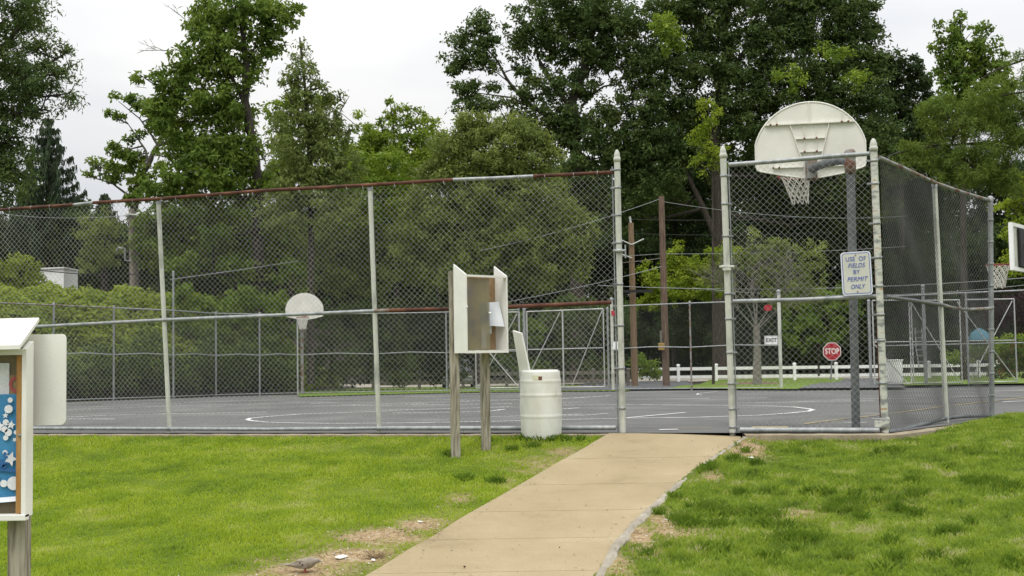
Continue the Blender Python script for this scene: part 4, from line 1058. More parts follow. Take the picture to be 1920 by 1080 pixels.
mb.add(V, [tuple(range(6))]); mb.build('poster', [M['bluepaper'], M['paper'], M['bluepaper2']], nb2)
mb = MB(); mb.box(L2((-10 - 47.5) / s2, D2 - .02, zz(712)), (.075, .003, .16)); mb.build('paper_sheet', M['paper'], nb2)
M['pinksign'] = board_mat('pink_red_print', (.35, .07, .08), (.45, .12, .12), 5)
mb = MB(); n = 20; o = L2((20 - 47.5) / s2, D2 - .022, zz(722)); V = [o + Vector((r_ / s2 * math.cos(2 * math.pi * k / n), 0, r_ / s2 * math.sin(2 * math.pi * k / n))) for r_ in (16, 10) for k in range(n)]
mb.add(V, [(i, (i + 1) % n, n + (i + 1) % n, n + i) for i in range(n)]); st = mb.build('sticker', M['pinksign'], nb2)
mb = MB(); V = [L2((px - 47.5) / s2, D2 - .018, zz(py)) for px, py in ((2, 704), (40, 704), (40, 741), (2, 741))]; mb.add(V, [(3, 2, 1, 0)]); mb.build('sticker_back', M['tanply'], st)
# back plate with rounded corners, fixed behind the box
mb = MB(); o = at(68, 712, 5.82); mb.prism(rrect(.29, .45, .025), .012, (o, Vector((1, 0, 0)), Vector((0, 0, 1)))); mb.build('back_plate', M['white'], nb2)
gz = float(lawn_z(o2.x, o2.y))
wpost(nb2, L2(-.085 + -.0, D2 + .05, 0), o2.z + H2, .088, Matrix.Rotation(R(4), 3, 'Z')); wpost(nb2, L2(-W2 + .05, D2 + .05, 0), o2.z + H2, .088, Matrix.Rotation(R(4), 3, 'Z'))

# ------------------------------------------------------------------ barrel
bb = hit(1014, 826); br0 = .247
dB = bb.y; bz = float(lawn_z(bb.x, bb.y)) - .03
bc_ = Vector((at(1014, 760, dB + .2).x, dB + .2, bz)); hB = .03 + (at(1014, 694, dB + .0).z - (bz + .03)); 
ba = empty('barrel', bc_, 'cream plastic barrel bin standing in the grass beside the path', 'trash barrel')
prof = [(.0001, 0), (.215, 0), (.232, .02), (.238, .06)]
def br_at(t): return .228 + .022 * math.sin(math.pi * min(1, max(0, t))) ** .7
for k in range(3, 60):
    t = k / 60; z = hB * t; r_ = br_at(t)
    for zr in (.36, .655, .845): r_ += .008 * math.exp(-((t - zr) / .011) ** 2) if zr != .655 or True else 0
    prof.append((r_, z))
prof += [(.214, hB - .01), (.206, hB), (.198, hB), (.192, hB - .01), (.195, hB - .3), (.0001, hB - .3)]
mb = MB(); mb.lathe(prof, bc_, 48); mb.build('drum', M['barrel'], ba)
M['label'] = board_mat('faded_label', (.66, .66, .48), (.74, .74, .56), 10)
mb = MB()
def cyl_patch(mb, a0, a1, z0, z1, r_, n=6):
    V = []
    for k in range(n + 1):
        a = R(a0 + (a1 - a0) * k / n); V += [bc_ + Vector((r_ * math.sin(a), -r_ * math.cos(a), z0)), bc_ + Vector((r_ * math.sin(a), -r_ * math.cos(a), z1))]
    mb.add(V, [(2 * k, 2 * k + 2, 2 * k + 3, 2 * k + 1) for k in range(n)])
cyl_patch(mb, -24, -5, hB * .855, hB * .93, .246); mb.build('label', M['label'], ba)
mb = MB(); cyl_patch(mb, -7, 3, hB * .865, hB * .915, .2475); mb.build('vent_hole', M['rust_bolt'], ba)
mb = MB(); lt = [at(961, 620, dB + .22), at(977, 625, dB + .10), at(992, 694, dB + .06), at(974, 698, dB + .26)]
nv = (lt[1] - lt[0]).cross(lt[3] - lt[0]).normalized(); panelq(mb, lt, .022, -nv if nv.y < 0 else nv); mb.build('lid', M['whitebox'], ba)

# ------------------------------------------------------------------ dove
def dove():
    g = hit(573, 1074); z0 = g.z + .005; s = .30; 
    # axis points right and a little toward the lens; rings along the body
    ax = Vector((math.cos(R(-8)), math.sin(R(-8)), 0)); sd = Vector((-ax.y, ax.x, 0))
    prof = [(-.185, .085, .003, .003), (-.15, .083, .016, .005), (-.10, .082, .020, .010), (-.06, .084, .028, .022), (-.02, .088, .037, .034), (.02, .092, .041, .040), (.05, .097, .039, .041), (.075, .102, .031, .034), (.092, .108, .022, .024), (.104, .112, .0165, .018), (.117, .114, .014, .015), (.128, .112, .009, .010), (.134, .110, .004, .0045), (.150, .107, .0016, .0018)]
    mb = MB(); n = 14; V = []
    for x, z, ry, rz in prof:
        for k in range(n):
            a = 2 * math.pi * k / n; V.append(Vector((g.x, g.y, z0)) + ax * (x - .02) + sd * (ry * math.cos(a)) + Vector((0, 0, z - .03 + rz * math.sin(a))))
    mb.add(V, [(i * n + k, i * n + (k + 1) % n, (i + 1) * n + (k + 1) % n, (i + 1) * n + k) for i in range(len(prof) - 1) for k in range(n)], True)
    body = MB(); body.v = mb.v; body.f = mb.f; body.sm = mb.sm; body.mi = mb.mi
    body.m = 1
    for q in (-.013, .013):
        t = Vector((g.x, g.y, z0)) + sd * q
        body.tube([t + Vector((0, 0, .045)), t + Vector((0, 0, .004)) - ax * .004], [.006, .0032], 6)
        for a in (-30, 0, 30, 180):
            body.tube([t + Vector((0, 0, .004)) - ax * .004, t + (ax * math.cos(R(a)) + sd * math.sin(R(a))) * .022 - ax * .004], .0022, 5)
    body.m = 2
    for x, q, zz_ in ((-.03, -.036, .072), (-.05, -.029, .062), (-.01, -.041, .06), (-.065, -.026, .052)):
        body.lathe([(.0001, .003), (.005, .002), (.006, 0)], Vector((g.x, g.y, z0)) + ax * x + sd * q * 1.0 + Vector((0, 0, zz_)), 8, (0, -1, 0))
    body.lathe([(.0001, .002), (.0022, .001), (.0025, 0)], Vector((g.x, g.y, z0)) + ax * .099 + sd * -.0135 + Vector((0, 0, .086)), 8, (0, -1, 0))
    mf = mat('dove_feathers', [(.35, (.20, .165, .13)), (.6, (.29, .25, .205))], 14, .8); ml = mat('dove_legs', [(.3, (.35, .07, .06)), (.7, (.42, .1, .08))], 10, .7)
    d = body.build('dove', [mf, ml, M['black']]); tag(d, 'small grey brown dove pecking on the bare soil at the lower left of the path', 'bird')
    d2 = MB(); c0 = Vector((g.x, g.y, z0)); 
    for sgn in (-1, 1):
        V = []
        for k in range(9):
            t = k / 8; x = .03 - .17 * t; wz = .030 * math.sin(math.pi * min(1, t * 1.1 + .12)) ** .8
            for e in (1, 0, -1): V.append(c0 + ax * x + sd * sgn * (.040 - .028 * t + (.003 if e == 0 else 0)) + Vector((0, 0, .058 - .003 * t + wz * e)))
        d2.add(V, [(k * 3 + j, (k + 1) * 3 + j, (k + 1) * 3 + j + 1, k * 3 + j + 1) for k in range(8) for j in range(2)], True)
    wg_ = d2.build('wing', mat('dove_wings', [(.4, (.19, .16, .125)), (.6, (.25, .21, .17))], 20, .8), d)
dove()

# ------------------------------------------------------------------ litter, cones and stones
def rock(mb, p, r_, seed, flat=.6):
    g = random.Random(seed); V = []; n = 7
    for j, (zr, rr) in enumerate(((-.6, .6), (0, 1), (.7, .6))):
        for k in range(n): a = 2 * math.pi * k / n; q = r_ * rr * g.uniform(.75, 1.2); V.append(p + Vector((q * math.cos(a), q * math.sin(a), r_ * flat * zr)))
    V.append(p + Vector((0, 0, r_ * flat * .95)))
    mb.add(V, [(j * n + k, j * n + (k + 1) % n, (j + 1) * n + (k + 1) % n, (j + 1) * n + k) for j in range(2) for k in range(n)] + [(2 * n + k, 2 * n + (k + 1) % n, 3 * n) for k in range(n)])
M['cone'] = mat('dark_cone', [(.3, (.05, .02, .015)), (.7, (.10, .045, .03))], 60, .9)
M['chips'] = mat('pale_stone_chips', [(.3, (.40, .36, .30)), (.7, (.62, .58, .52))], 30, .9)
for k, (px, py, r_, lab) in enumerate(((912, 962.5, .014, 'dark red brown cone lying on the path just below the second joint'), (871, 1064, .010, 'tiny dark seed on the near left part of the path'), (995, 909, .008, 'tiny brown leaf bit high on the path near its left edge'), (1049, 1027, .006, 'tiny dark bit in the middle of the lower path'), (886, 959, .006, 'tiny pale brown bit left of the cone on the path'))):
    mb = MB(); p = hit(px, py, .03); rock(mb, p + Vector((0, 0, r_ * .5)), r_, k, .9); o = mb.build('pine_cone' if k == 0 else 'path_debris', M['cone']); tag(o, lab, 'cone' if k == 0 else 'debris', None if k == 0 else 'bits of debris lying on the path')
mb = MB(); g = random.Random(3)
for cx, cy, rx, ry, s in BARE:
    for k in range(int(46 * rx * ry * s * 4)):
        x = g.gauss(cx, rx * .6); y = g.gauss(cy, ry * .6)
        if path_x(WL, y) < x < path_x(WR, y) + .12 or y > float(yf(x)) - .15: continue
        rock(mb, Vector((x, y, float(lawn_z(x, y)) + .002)), g.uniform(.003, .010) * (1.5 if g.random() < .1 else 1), g.random(), .5)
o = mb.build('stone_chips', M['chips']); tag(o, 'pale stone chips scattered over the bare soil by the path', 'gravel', None, 'stuff')
mb = MB(); g = random.Random(8); M['strawm'] = mat('dry_brown_straw', [(.3, (.16, .10, .055)), (.7, (.34, .25, .15))], 30, .95)
for cx, cy, rx, ry, s in BARE:
    for k in range(int(260 * rx * ry * s * 4)):
        x = g.gauss(cx, rx * .62); y = g.gauss(cy, ry * .62)
        if path_x(WL, y) < x < path_x(WR, y) + .1 or y > float(yf(x)) - .15: continue
        a = g.uniform(0, 6.28); l_ = g.uniform(.01, .035); z = float(lawn_z(x, y)) + .004
        dx_, dy_ = math.cos(a) * l_, math.sin(a) * l_; wx, wy = -math.sin(a) * .0028, math.cos(a) * .0028
        mb.add([(x - wx, y - wy, z), (x + wx, y + wy, z), (x + dx_ + wx, y + dy_ + wy, z + g.uniform(0, .012)), (x + dx_ - wx, y + dy_ - wy, z + g.uniform(0, .012))], [(0, 1, 2, 3)])
o = mb.build('dry_straw', M['strawm']); tag(o, 'dry brown grass litter over the bare soil by the path', 'grass litter', None, 'stuff')
for k, (px, py, sx_, lab) in enumerate(((1408, 858, .055, 'white scrap of litter on the soil beside the gateway kerb'), (640, 1044, .10, 'flat white flake on the bare soil above the dove'), (700, 1050, .05, 'white flake at the foot of the dry twigs'), (788, 978, .05, 'white flake at the top end of the bare soil strip'), (1864, 845, .035, 'white scrap high on the right hand grass'))):
    p = hit(px, py, .012); mb = MB(); mb.box(p, (sx_, sx_ * .55, .012), Matrix.Rotation(R(20 + 40 * k), 3, 'Z') @ Matrix.Rotation(R(8), 3, 'X'), .004); o = mb.build('litter', M['whitebox']); tag(o, lab, 'litter', 'white scraps lying on the ground')
tw = hit(705, 1046); mb = MB(); g = random.Random(2)
for k in range(46):
    a = g.uniform(0, 6.28); l_ = g.uniform(.04, .12); p = tw + Vector((g.uniform(-.07, .07), g.uniform(-.05, .05), .0)); mb.tube([p, p + Vector((math.cos(a) * l_, math.sin(a) * l_ * .6, g.uniform(.005, .06)))], [.003, .0012], 4, False)
tag(mb.build('twig_pile', M['strawm']), 'small heap of dry brown twigs on the bare soil left of the path', 'twigs')

# ------------------------------------------------------------------ rail fences, poles, cables and small far things
def gpt(px, d, z=0.0):
    p = at(px, 700, d); return Vector((p.x, p.y, float(ground_z(p.x, p.y)) + z))
def rail_fence(cols, d, h, rails, m, label, d1=None):
    f = empty('rail_fence', gpt(cols[0], d), label, 'fence')
    dd = lambda px: d + ((d1 or d) - d) * (px - cols[0]) / (cols[-1] - cols[0])
    for c in cols:
        b = gpt(c, dd(c)); mb = MB(); mb.box(b + Vector((0, 0, h / 2 - .1)), (.16, .16, h + .2), None, .015)
        p = mb.build('post', m, f)
        mb = MB(); mb.lathe([(.13, h - .0), (.13, h + .03), (.06, h + .07), (.0001, h + .09)], b, 4); mb.build('cap', m, p)
    for z in rails:
        for a, b in zip(cols[:-1], cols[1:]):
            A, B = gpt(a, dd(a), z), gpt(b, dd(b), z); mb = MB(); dv = (B - A)
            rot = Matrix((dv.normalized(), Vector((0, 0, 1)).cross(dv.normalized()).normalized(), dv.normalized().cross(Vector((0, 0, 1)).cross(dv.normalized())).normalized())).transposed()
            mb.box((A + B) / 2, (dv.length - .17, .05, .18), rot); mb.build('rail', m, f)
    return f
rail_fence([1195, 1272, 1343, 1416, 1490, 1568, 1652, 1742, 1835, 1872], 69, .98, (.30, .78), M['vinyl'], 'white two rail fence along the far road before the dark wood', 66)
rail_fence([700, 786, 868, 950, 1031, 1112, 1178], 60, .86, (.30, .72), M['oldwood'], 'weathered grey wooden rail fence beyond the far gates')
def upole(tx, ty, bx, d, r, m, label, z0=None):
    b = gpt(bx, d); t = at(tx, ty, d); e = empty('utility_pole', b, label, 'utility pole')
    mb = MB(); mb.tube([b - Vector((0, 0, .3)), lerp(b, t, .5), t], [r * 1.15, r, r * .85], 16); mb.build('pole', m, e); return e, t, b
e, t, b = upole(1183, 418, 1190, 53, .14, M['polewood2'], 'tan wooden utility pole with short crossed brackets, left of the brown pole')
for dx_, z in ((-.55, -1.0), (.55, -1.0), (-.55, -1.6)):
    mb = MB(); mb.tube([t + Vector((0, -.1, z)), t + Vector((dx_, -.2, z + (.25 if z > -1.5 else .2)))], .03, 6); mb.build('bracket', M['porcelain'], e)
mb = MB(); mb.tube([t + Vector((0, 0, -.1)), t + Vector((-.05, -.05, .28))], .05, 8); mb.build('pole_pin', M['porcelain'], e)
mb = MB(); mb.box(t + Vector((.1, -.2, -3.1)), (1.6, .1, .12)); mb.build('crossarm', M['cable'], e)
e, t, b = upole(1240, 368, 1249, 50, .14, M['polewood'], 'dark brown wooden utility pole with a yellow box, seen through the gateway')
mb = MB(); q = at(1240, 650, 49.7); mb.box(q, (.26, .18, .30), None, .02); bx_ = mb.build('meter_box', mat('yellow_box', [(.3, (.30, .19, .05)), (.7, (.4, .27, .09))], 9, .7), e)
mb = MB(); mb.box(q + Vector((0, .02, .42)), (.10, .1, .5)); mb.build('conduit', M['oldwood'], bx_)
e, t, b = upole(247, 392, 252, 52, .16, M['polewood3'], 'grey utility pole with two white insulators on the wooded bank at left')
mb = MB(); mb.tube([at(240, 402, 51.8), at(258, 403, 51.8)], .04, 8)
for q in (239, 259): mb.lathe([(.0001, -.1), (.09, -.08), (.11, 0), (.08, .1), (.0001, .12)], at(q, 403, 51.8), 10)
mb.build('insulator', M['porcelain'], e)
mb = MB(); 
mb.tube([at(*q, 51.9) for q in ((218, 472), (222, 464), (234, 466), (234, 488), (247, 489))], .04, 6)
mb.build('bracket', M['galv'], e)
def cable(a, b, da, db, sag, m, r, label):
    A, B = at(*a, da), at(*b, db); r = r * .6; pts = [lerp(A, B, k / 14) - Vector((0, 0, 4 * sag * (k / 14) * (1 - k / 14))) for k in range(15)]
    mb = MB(); mb.tube(pts, r, 5, False); tag(mb.build('overhead_cable', m), label, 'cable', 'overhead cables beyond the court')
cable((1240, 372), (900, 470), 50, 48, .15, M['cable2'], .022, 'pale cable dropping left from the top of the brown utility pole')
cable((1242, 378), (1700, 405), 50, 62, .35, M['cable2'], .02, 'cable running right from the top of the brown utility pole')
cable((1180, 411), (1500, 407), 53, 60, .1, M['cable'], .02, 'thin dark cable at the top of the tan utility pole')
cable((1180, 438), (1560, 436), 53, 60, .1, M['cable'], .02, 'thin dark cable below the top of the tan utility pole')
cable((1160, 481), (1240, 476), 53, 50, .0, M['cable2'], .02, 'short pale cable joining the two utility poles')
cable((1165, 493), (1241, 484), 53, 49.9, .02, M['oldwood'], .04, 'thick brown cable joining the two utility poles')
cable((1240, 476), (1700, 462), 50, 55, .1, M['cable2'], .018, 'pale cable right of the brown utility pole above the yellow green bush')
cable((900, 575), (1240, 500), 47, 49, .1, M['cable2'], .022, 'pale cable rising to the right behind the left fence panel')
cable((1120, 535), (1960, 518), 49, 44, .3, M['cable2'], .024, 'pale cable crossing low behind the field permit sign')
cable((1300, 540), (1960, 530), 49, 44, .4, M['cable2'], .02, 'lower pale cable crossing behind the field permit sign')
cable((318, 524), (560, 489), 44, 48, .02, M['cable2'], .026, 'pale straight cable rising right from the tall far fence post')
cable((-60, 482), (254, 514), 46, 51.7, .25, M['cable'], .035, 'thick black cable sagging to the grey pole past the white shed')
cable((-60, 390), (250, 403), 60, 51.8, .3, M['cable2'], .018, 'thin cable reaching the insulators of the grey pole from the left')
cable((258, 404), (700, 360), 51.8, 60, .3, M['cable2'], .02, 'thin cable leaving the insulators of the grey pole to the right')
cable((254, 470), (560, 470), 51.8, 56, .4, M['cable2'], .018, 'thin sagging cable right of the grey pole')
cable((1650, 300), (1690, 282), 20, 24, .0, M['cable'], .006, 'short dark wire above the corner of the side wing')
# white shed up on the bank
sh = at(97, 532, 56); e = empty('shed', sh, 'small white shed half hidden in vines on the left bank', 'shed')
mb = MB(); mb.box(sh + Vector((.0, .9, .1)), (1.15, 1.8, 1.2)); mb.build('wall', M['vinyl'], e)
mb = MB(); mb.box(sh + Vector((.0, .9, .74)), (1.25, 2.0, .06), Matrix.Rotation(R(-1.5), 3, 'Y')); mb.build('roof', M['vinyl'], e)
# white cabinet behind the corner post
q = gpt(1678, 52); e = empty('cabinet', q, 'white slatted cabinet standing on the grass behind the corner post', 'cabinet')
mb = MB(); mb.box(q + Vector((0, .3, .5)), (.72, .6, 1.0), None, .03); mb.build('body', M['vinyl'], e)
mb = MB(); mb.box(q + Vector((0, .3, 1.02)), (.78, .66, .05), None, .01); mb.build('lid', M['vinyl'], e)
# folded blue parasol canopy beyond the right fence
M['teal'] = mat('teal_canvas', [(.3, (.06, .17, .23)), (.7, (.10, .25, .32))], 4, .9)
q = gpt(1834, 58); top = at(1836, 616, 58); e = empty('parasol', q, 'small teal blue parasol above the shrubs at the far right', 'parasol')
mb = MB(); mb.tube([q, top], .03, 8); mb.build('pole', M['galv'], e)
mb = MB(); mb.lathe([(.62, -.56), (.58, -.46), (.42, -.2), (.2, -.05), (.0001, .03)], top, 8); mb.build('canopy', M['teal'], e)
# ladder
q = gpt(1727, 56); e = empty('ladder', q, 'narrow dark ladder standing beyond the far gates in the shade', 'ladder')
A, B = at(1722, 615, 56), at(1730, 690, 55.2); wv = Vector((.16, 0, 0))
for sgn in (-1, 1): mb = MB(); mb.tube([A + wv * sgn, lerp(A, B, .5) + wv * sgn + Vector((-.06, 0, 0)), B + wv * sgn], .025, 6); mb.build('stile', M['cable2'], e)
for k in range(6): mb = MB(); p = lerp(A, B, .1 + .15 * k) + Vector((-.04, 0, 0)); mb.tube([p - wv, p + wv], .02, 6); mb.build('rung', M['cable2'], e)
# dark car beyond the grey rail fence
def car():
    q = gpt(858, 62.5); e = empty('parked_car', q, 'dark parked car half hidden behind the grey rail fence and notice box post', 'car')
    body = mat('dark_car_paint', [(.3, (.02, .02, .025)), (.7, (.03, .03, .035))], 2, .25, spec=.5)
    prof = [(-.85, .25), (-.88, .55), (-.84, .80), (-.66, .92), (-.58, 1.34), (-.45, 1.42), (.45, 1.42), (.58, 1.34), (.66, .92), (.84, .80), (.88, .55), (.85, .25)][::-1]
    mb = MB(); L_ = 4.3; n = len(prof); V = []
    for y, sx_, zt in ((0, .90, .62), (.12, .97, .66), (1.0, 1.0, .66), (1.7, 1.0, 1.0), (3.0, 1.0, 1.0), (3.8, 1.0, .75), (4.2, .95, .68), (4.3, .88, .6)):
        for x, z in prof: V.append(q + Vector((x * sx_, y, z if z < .85 else .80 + (z - .80) * max(0, (zt - .66) / .34) + .10 * (z > .85))))
    mb.add(V, [(j * n + k, j * n + (k + 1) % n, (j + 1) * n + (k + 1) % n, (j + 1) * n + k) for j in range(7) for k in range(n)] + [tuple(range(n)), tuple(range(8 * n - 1, 7 * n - 1, -1))])
    mb.build('body', body, e)
    mb = MB(); mb.box(q + Vector((0, -.02, .42)), (1.6, .1, .16), None, .02); mb.build('bumper', M['galv'], e)
    for sx_ in (-.62, .62):
        mb = MB(); mb.box(q + Vector((sx_, -.0, .62)), (.3, .06, .13), None, .02); mb.build('headlight', M['porcelain'], e)
    for sx_ in (-.76, .76):
        for y in (.75, 3.4):
            mb = MB(); mb.lathe([(.0001, -.1), (.30, -.1), (.32, -.05), (.32, .05), (.30, .1), (.0001, .1)], q + Vector((sx_, y, .32)), 18, (1, 0, 0)); w_ = mb.build('wheel', M['cable'], e)
car()
mb = MB(); g = random.Random(4); mp_ = gpt(1412, 51, .02)
V = [mp_ + Vector((0, 0, .16))]; n = 24
for rr, zz_ in ((.8, .11), (1.6, .03)):
    for k in range(n): a = 2 * math.pi * k / n; V.append(mp_ + Vector((rr * math.cos(a) * (1 + .1 * math.sin(3 * a)), rr * math.sin(a), zz_)))
mb.add(V, [(0, 1 + k, 1 + (k + 1) % n) for k in range(n)] + [(1 + k, 1 + n + k, 1 + n + (k + 1) % n, 1 + (k + 1) % n) for k in range(n)], True)
mb.build('mulch_bed', M['mulch'])['kind'] = 'structure'

# ------------------------------------------------------------------ trees
# leaves are small folded quads gathered in clumps that fill ellipsoids; every tree has its own blobs and limbs
def leaves(name, m, parent, blobs, L_=.2, W_=.09, cr=.38, per=22, dens=9.0, flat=.6, droop=0.0, seed=0, up=.5, shell=.45, zmin=None):
    g = np.random.default_rng(seed + 100); out = []; outd = []
    for b in blobs:
        px, py, rx, ry, d = b[:5]; k = b[5] if len(b) > 5 else 1.0
        c = np.array(at(px, py, d)); ax = rx / F * d; az = ry / F * d; ay = min(max(ax, az) * .95, 4.5)
        n = max(3, int(dens * .72 * k * math.pi * ax * az))
        v = g.normal(size=(n, 3)); v /= np.linalg.norm(v, axis=1)[:, None]
        lump = 1 + .20 * np.sin(v[:, 0] * 5 + seed) * np.cos(v[:, 2] * 6 + px) + .12 * np.sin(v[:, 2] * 11 + v[:, 1] * 7 + py)
        C = c + v * (g.random(n) ** shell * lump)[:, None] * np.array([ax, ay, az])
        s = g.uniform(.55, 1.35, n) * cr
        q = int(per * 1.5); s = s * .85; P = np.repeat(C, q, 0) + np.clip(g.normal(size=(n * q, 3)), -1.9, 1.9) * np.repeat(s, q)[:, None] * np.array([.55, .55, .55 * flat])
        P[:, 2] -= droop * g.random(len(P)) ** 2
        out.append(P); D = P - np.repeat(C, q, 0) ; D /= np.linalg.norm(D, axis=1)[:, None] + 1e-6; outd.append(D)
    P = np.concatenate(out); D = np.concatenate(outd)
    n = len(P)
    nrm = g.normal(size=(n, 3)) * .55 + D * 1.0; nrm[:, 2] += up; nrm /= np.linalg.norm(nrm, axis=1)[:, None]
    t = g.normal(size=(n, 3)); t[:, 2] -= droop * 2 + .15; t -= nrm * (t * nrm).sum(1)[:, None]; t /= np.linalg.norm(t, axis=1)[:, None]
    sd = np.cross(nrm, t); ll = (L_ * g.uniform(.6, 1.3, n))[:, None]; ww = (W_ * g.uniform(.7, 1.2, n))[:, None] / 2
    V = np.stack([P, P + t * ll * .45 + sd * ww + nrm * ww * .5, P + t * ll, P + t * ll * .5 - sd * ww + nrm * ww * .5], 1).reshape(-1, 3)
    LEAFN[0] += n
    return np_mesh(name, V, np.arange(4 * n).reshape(-1, 4), m, parent, False)
LEAFN = [0]
def limbs(name, m, parent, paths, d, auto=None, seed=0, rmin=.02):
    g = random.Random(seed); mb = MB()
    def P(p, dd=0): return at(p[0], p[1], d + (p[2] if len(p) > 2 else 0) + dd)
    trunk_pts = []
    for path_, r0, r1 in paths:
        pts = [P(p) for p in path_]; 
        fine_ = []
        for a, b in zip(pts[:-1], pts[1:]):
            for k in range(4): q = lerp(a, b, k / 4); fine_.append(q + Vector((g.uniform(-1, 1), g.uniform(-1, 1), 0)) * r0 * .18)
        fine_.append(pts[-1]); n = len(fine_)
        mb.tube(fine_, [r0 + (r1 - r0) * (k / (n - 1)) ** .8 for k in range(n)], 9)
        trunk_pts += fine_
    for (px, py, rx, ry, dd, *rest) in (auto or []):
        c = at(px, py, dd); best = min(trunk_pts, key=lambda v: (v - c).length + max(0, v.z - c.z) * 3)
        ln = (c - best).length
        if ln < .4: continue
        mid = lerp(best, c, .5) + Vector((g.uniform(-.2, .2), g.uniform(-.2, .2), -.08 * ln))
        r0 = min(.14, .02 + .018 * ln); mb.tube([best, lerp(best, mid, .6), mid, lerp(mid, c, .6), c], [r0, r0 * .85, r0 * .65, r0 * .45, rmin], 6, False)
        for k in range(5):
            s = lerp(mid, c, g.uniform(0, 1)); R_ = max(rx, ry) / F * dd
            e_ = s + Vector((g.uniform(-1, 1), g.uniform(-1, 1), g.uniform(-.3, 1))) * R_ * .8
            mb.tube([s, lerp(s, e_, .5) + Vector((0, 0, -.05)), e_], [rmin * 1.4, rmin, rmin * .5], 4, False)
    return mb.build(name, m, parent)
LM = {}
LM['shade'] = leafmat('shade_coloured_vine_leaves', (.035, .062, .016), (.062, .100, .024), (.14, .195, .04), 1.0)  # vine leaves darkened in colour to stand for shade low on the bank
LM['dark'] = leafmat('dark_oak_leaves', (0.048, 0.08, 0.026), (0.085, 0.13, 0.038), (0.15, 0.2, 0.06), .7)
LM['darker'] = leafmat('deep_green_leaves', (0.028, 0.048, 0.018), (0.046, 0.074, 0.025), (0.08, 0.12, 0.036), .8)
LM['mid'] = leafmat('mid_green_leaves', (0.068, 0.12, 0.022), (0.13, 0.198, 0.036), (0.215, 0.29, 0.058), .8)
LM['bright'] = leafmat('bright_green_leaves', (0.1, 0.17, 0.024), (0.18, 0.26, 0.038), (0.28, 0.36, 0.06), .9)
LM['yell'] = leafmat('yellow_green_leaves', (0.12, 0.18, 0.024), (0.2, 0.275, 0.032), (0.31, 0.37, 0.055), 1.1)
LM['olive'] = leafmat('olive_feathery_leaves', (0.095, 0.135, 0.038), (0.175, 0.225, 0.058), (0.27, 0.32, 0.09), .8)
LM['greygreen'] = leafmat('grey_green_leaves', (0.09, 0.125, 0.036), (0.16, 0.21, 0.06), (0.25, 0.3, 0.09), .8)
LM['spruce'] = leafmat('spruce_needles', (0.032, 0.05, 0.03), (0.048, 0.072, 0.038), (0.075, 0.105, 0.052), 1.5, .15)
LM['pine'] = leafmat('pine_needles', (0.07, 0.11, 0.024), (0.12, 0.175, 0.032), (0.18, 0.24, 0.048), 1.6, .25)
LM['vine'] = leafmat('vine_leaves', (0.11, 0.16, 0.026), (0.19, 0.25, 0.038), (0.3, 0.37, 0.06), 1.2)
def tree(name, label, cat, base_px, d, blobs, trunk, lm, bark='bark', seed=0, auto=True, group=None, **kw):
    b = gpt(base_px, d); e = empty(name, b, label, cat, group)
    if trunk: limbs('trunk', M[bark], e, trunk, d, blobs if auto else None, seed)
    leaves('crown', LM[lm], e, blobs, seed=seed, **kw); return e
def B(d, *bl): return [(*(b[:4]), d + (b[4] if len(b) > 4 else 0), *(b[5:])) for b in bl]

tree('oak_tree', 'near dark oak at the left edge, narrow leaves reaching over the sky', 'tree', -170, 30,
     B(30, (-50, 50, 110, 90), (40, 20, 60, 55), (0, 120, 90, 60), (70, 80, 40, 28, 0, .6), (80, 135, 50, 32, 0, .7), (125, 135, 24, 22, 0, .45), (118, 85, 30, 26, 0, .4), (60, 175, 80, 30, 0, .8), (130, 175, 24, 14, 0, .4), (-30, 200, 90, 40), (20, 215, 60, 20, 0, .6), (85, 205, 42, 16, 0, .5), (10, 270, 60, 45, 0, .8), (-40, 300, 80, 70), (25, 320, 50, 55, 0, .9), (-30, 375, 60, 40)),
     [([(-150, 760), (-140, 400), (-120, 100), (-100, -150)], .45, .2), ([(-135, 330), (-60, 230), (40, 150), (130, 95)], .12, .02), ([(-130, 250), (-40, 150), (30, 60), (60, 10)], .1, .02)],
     'dark', seed=1, L_=.15, W_=.045, cr=.25, per=32, dens=34, flat=.7, droop=.08)
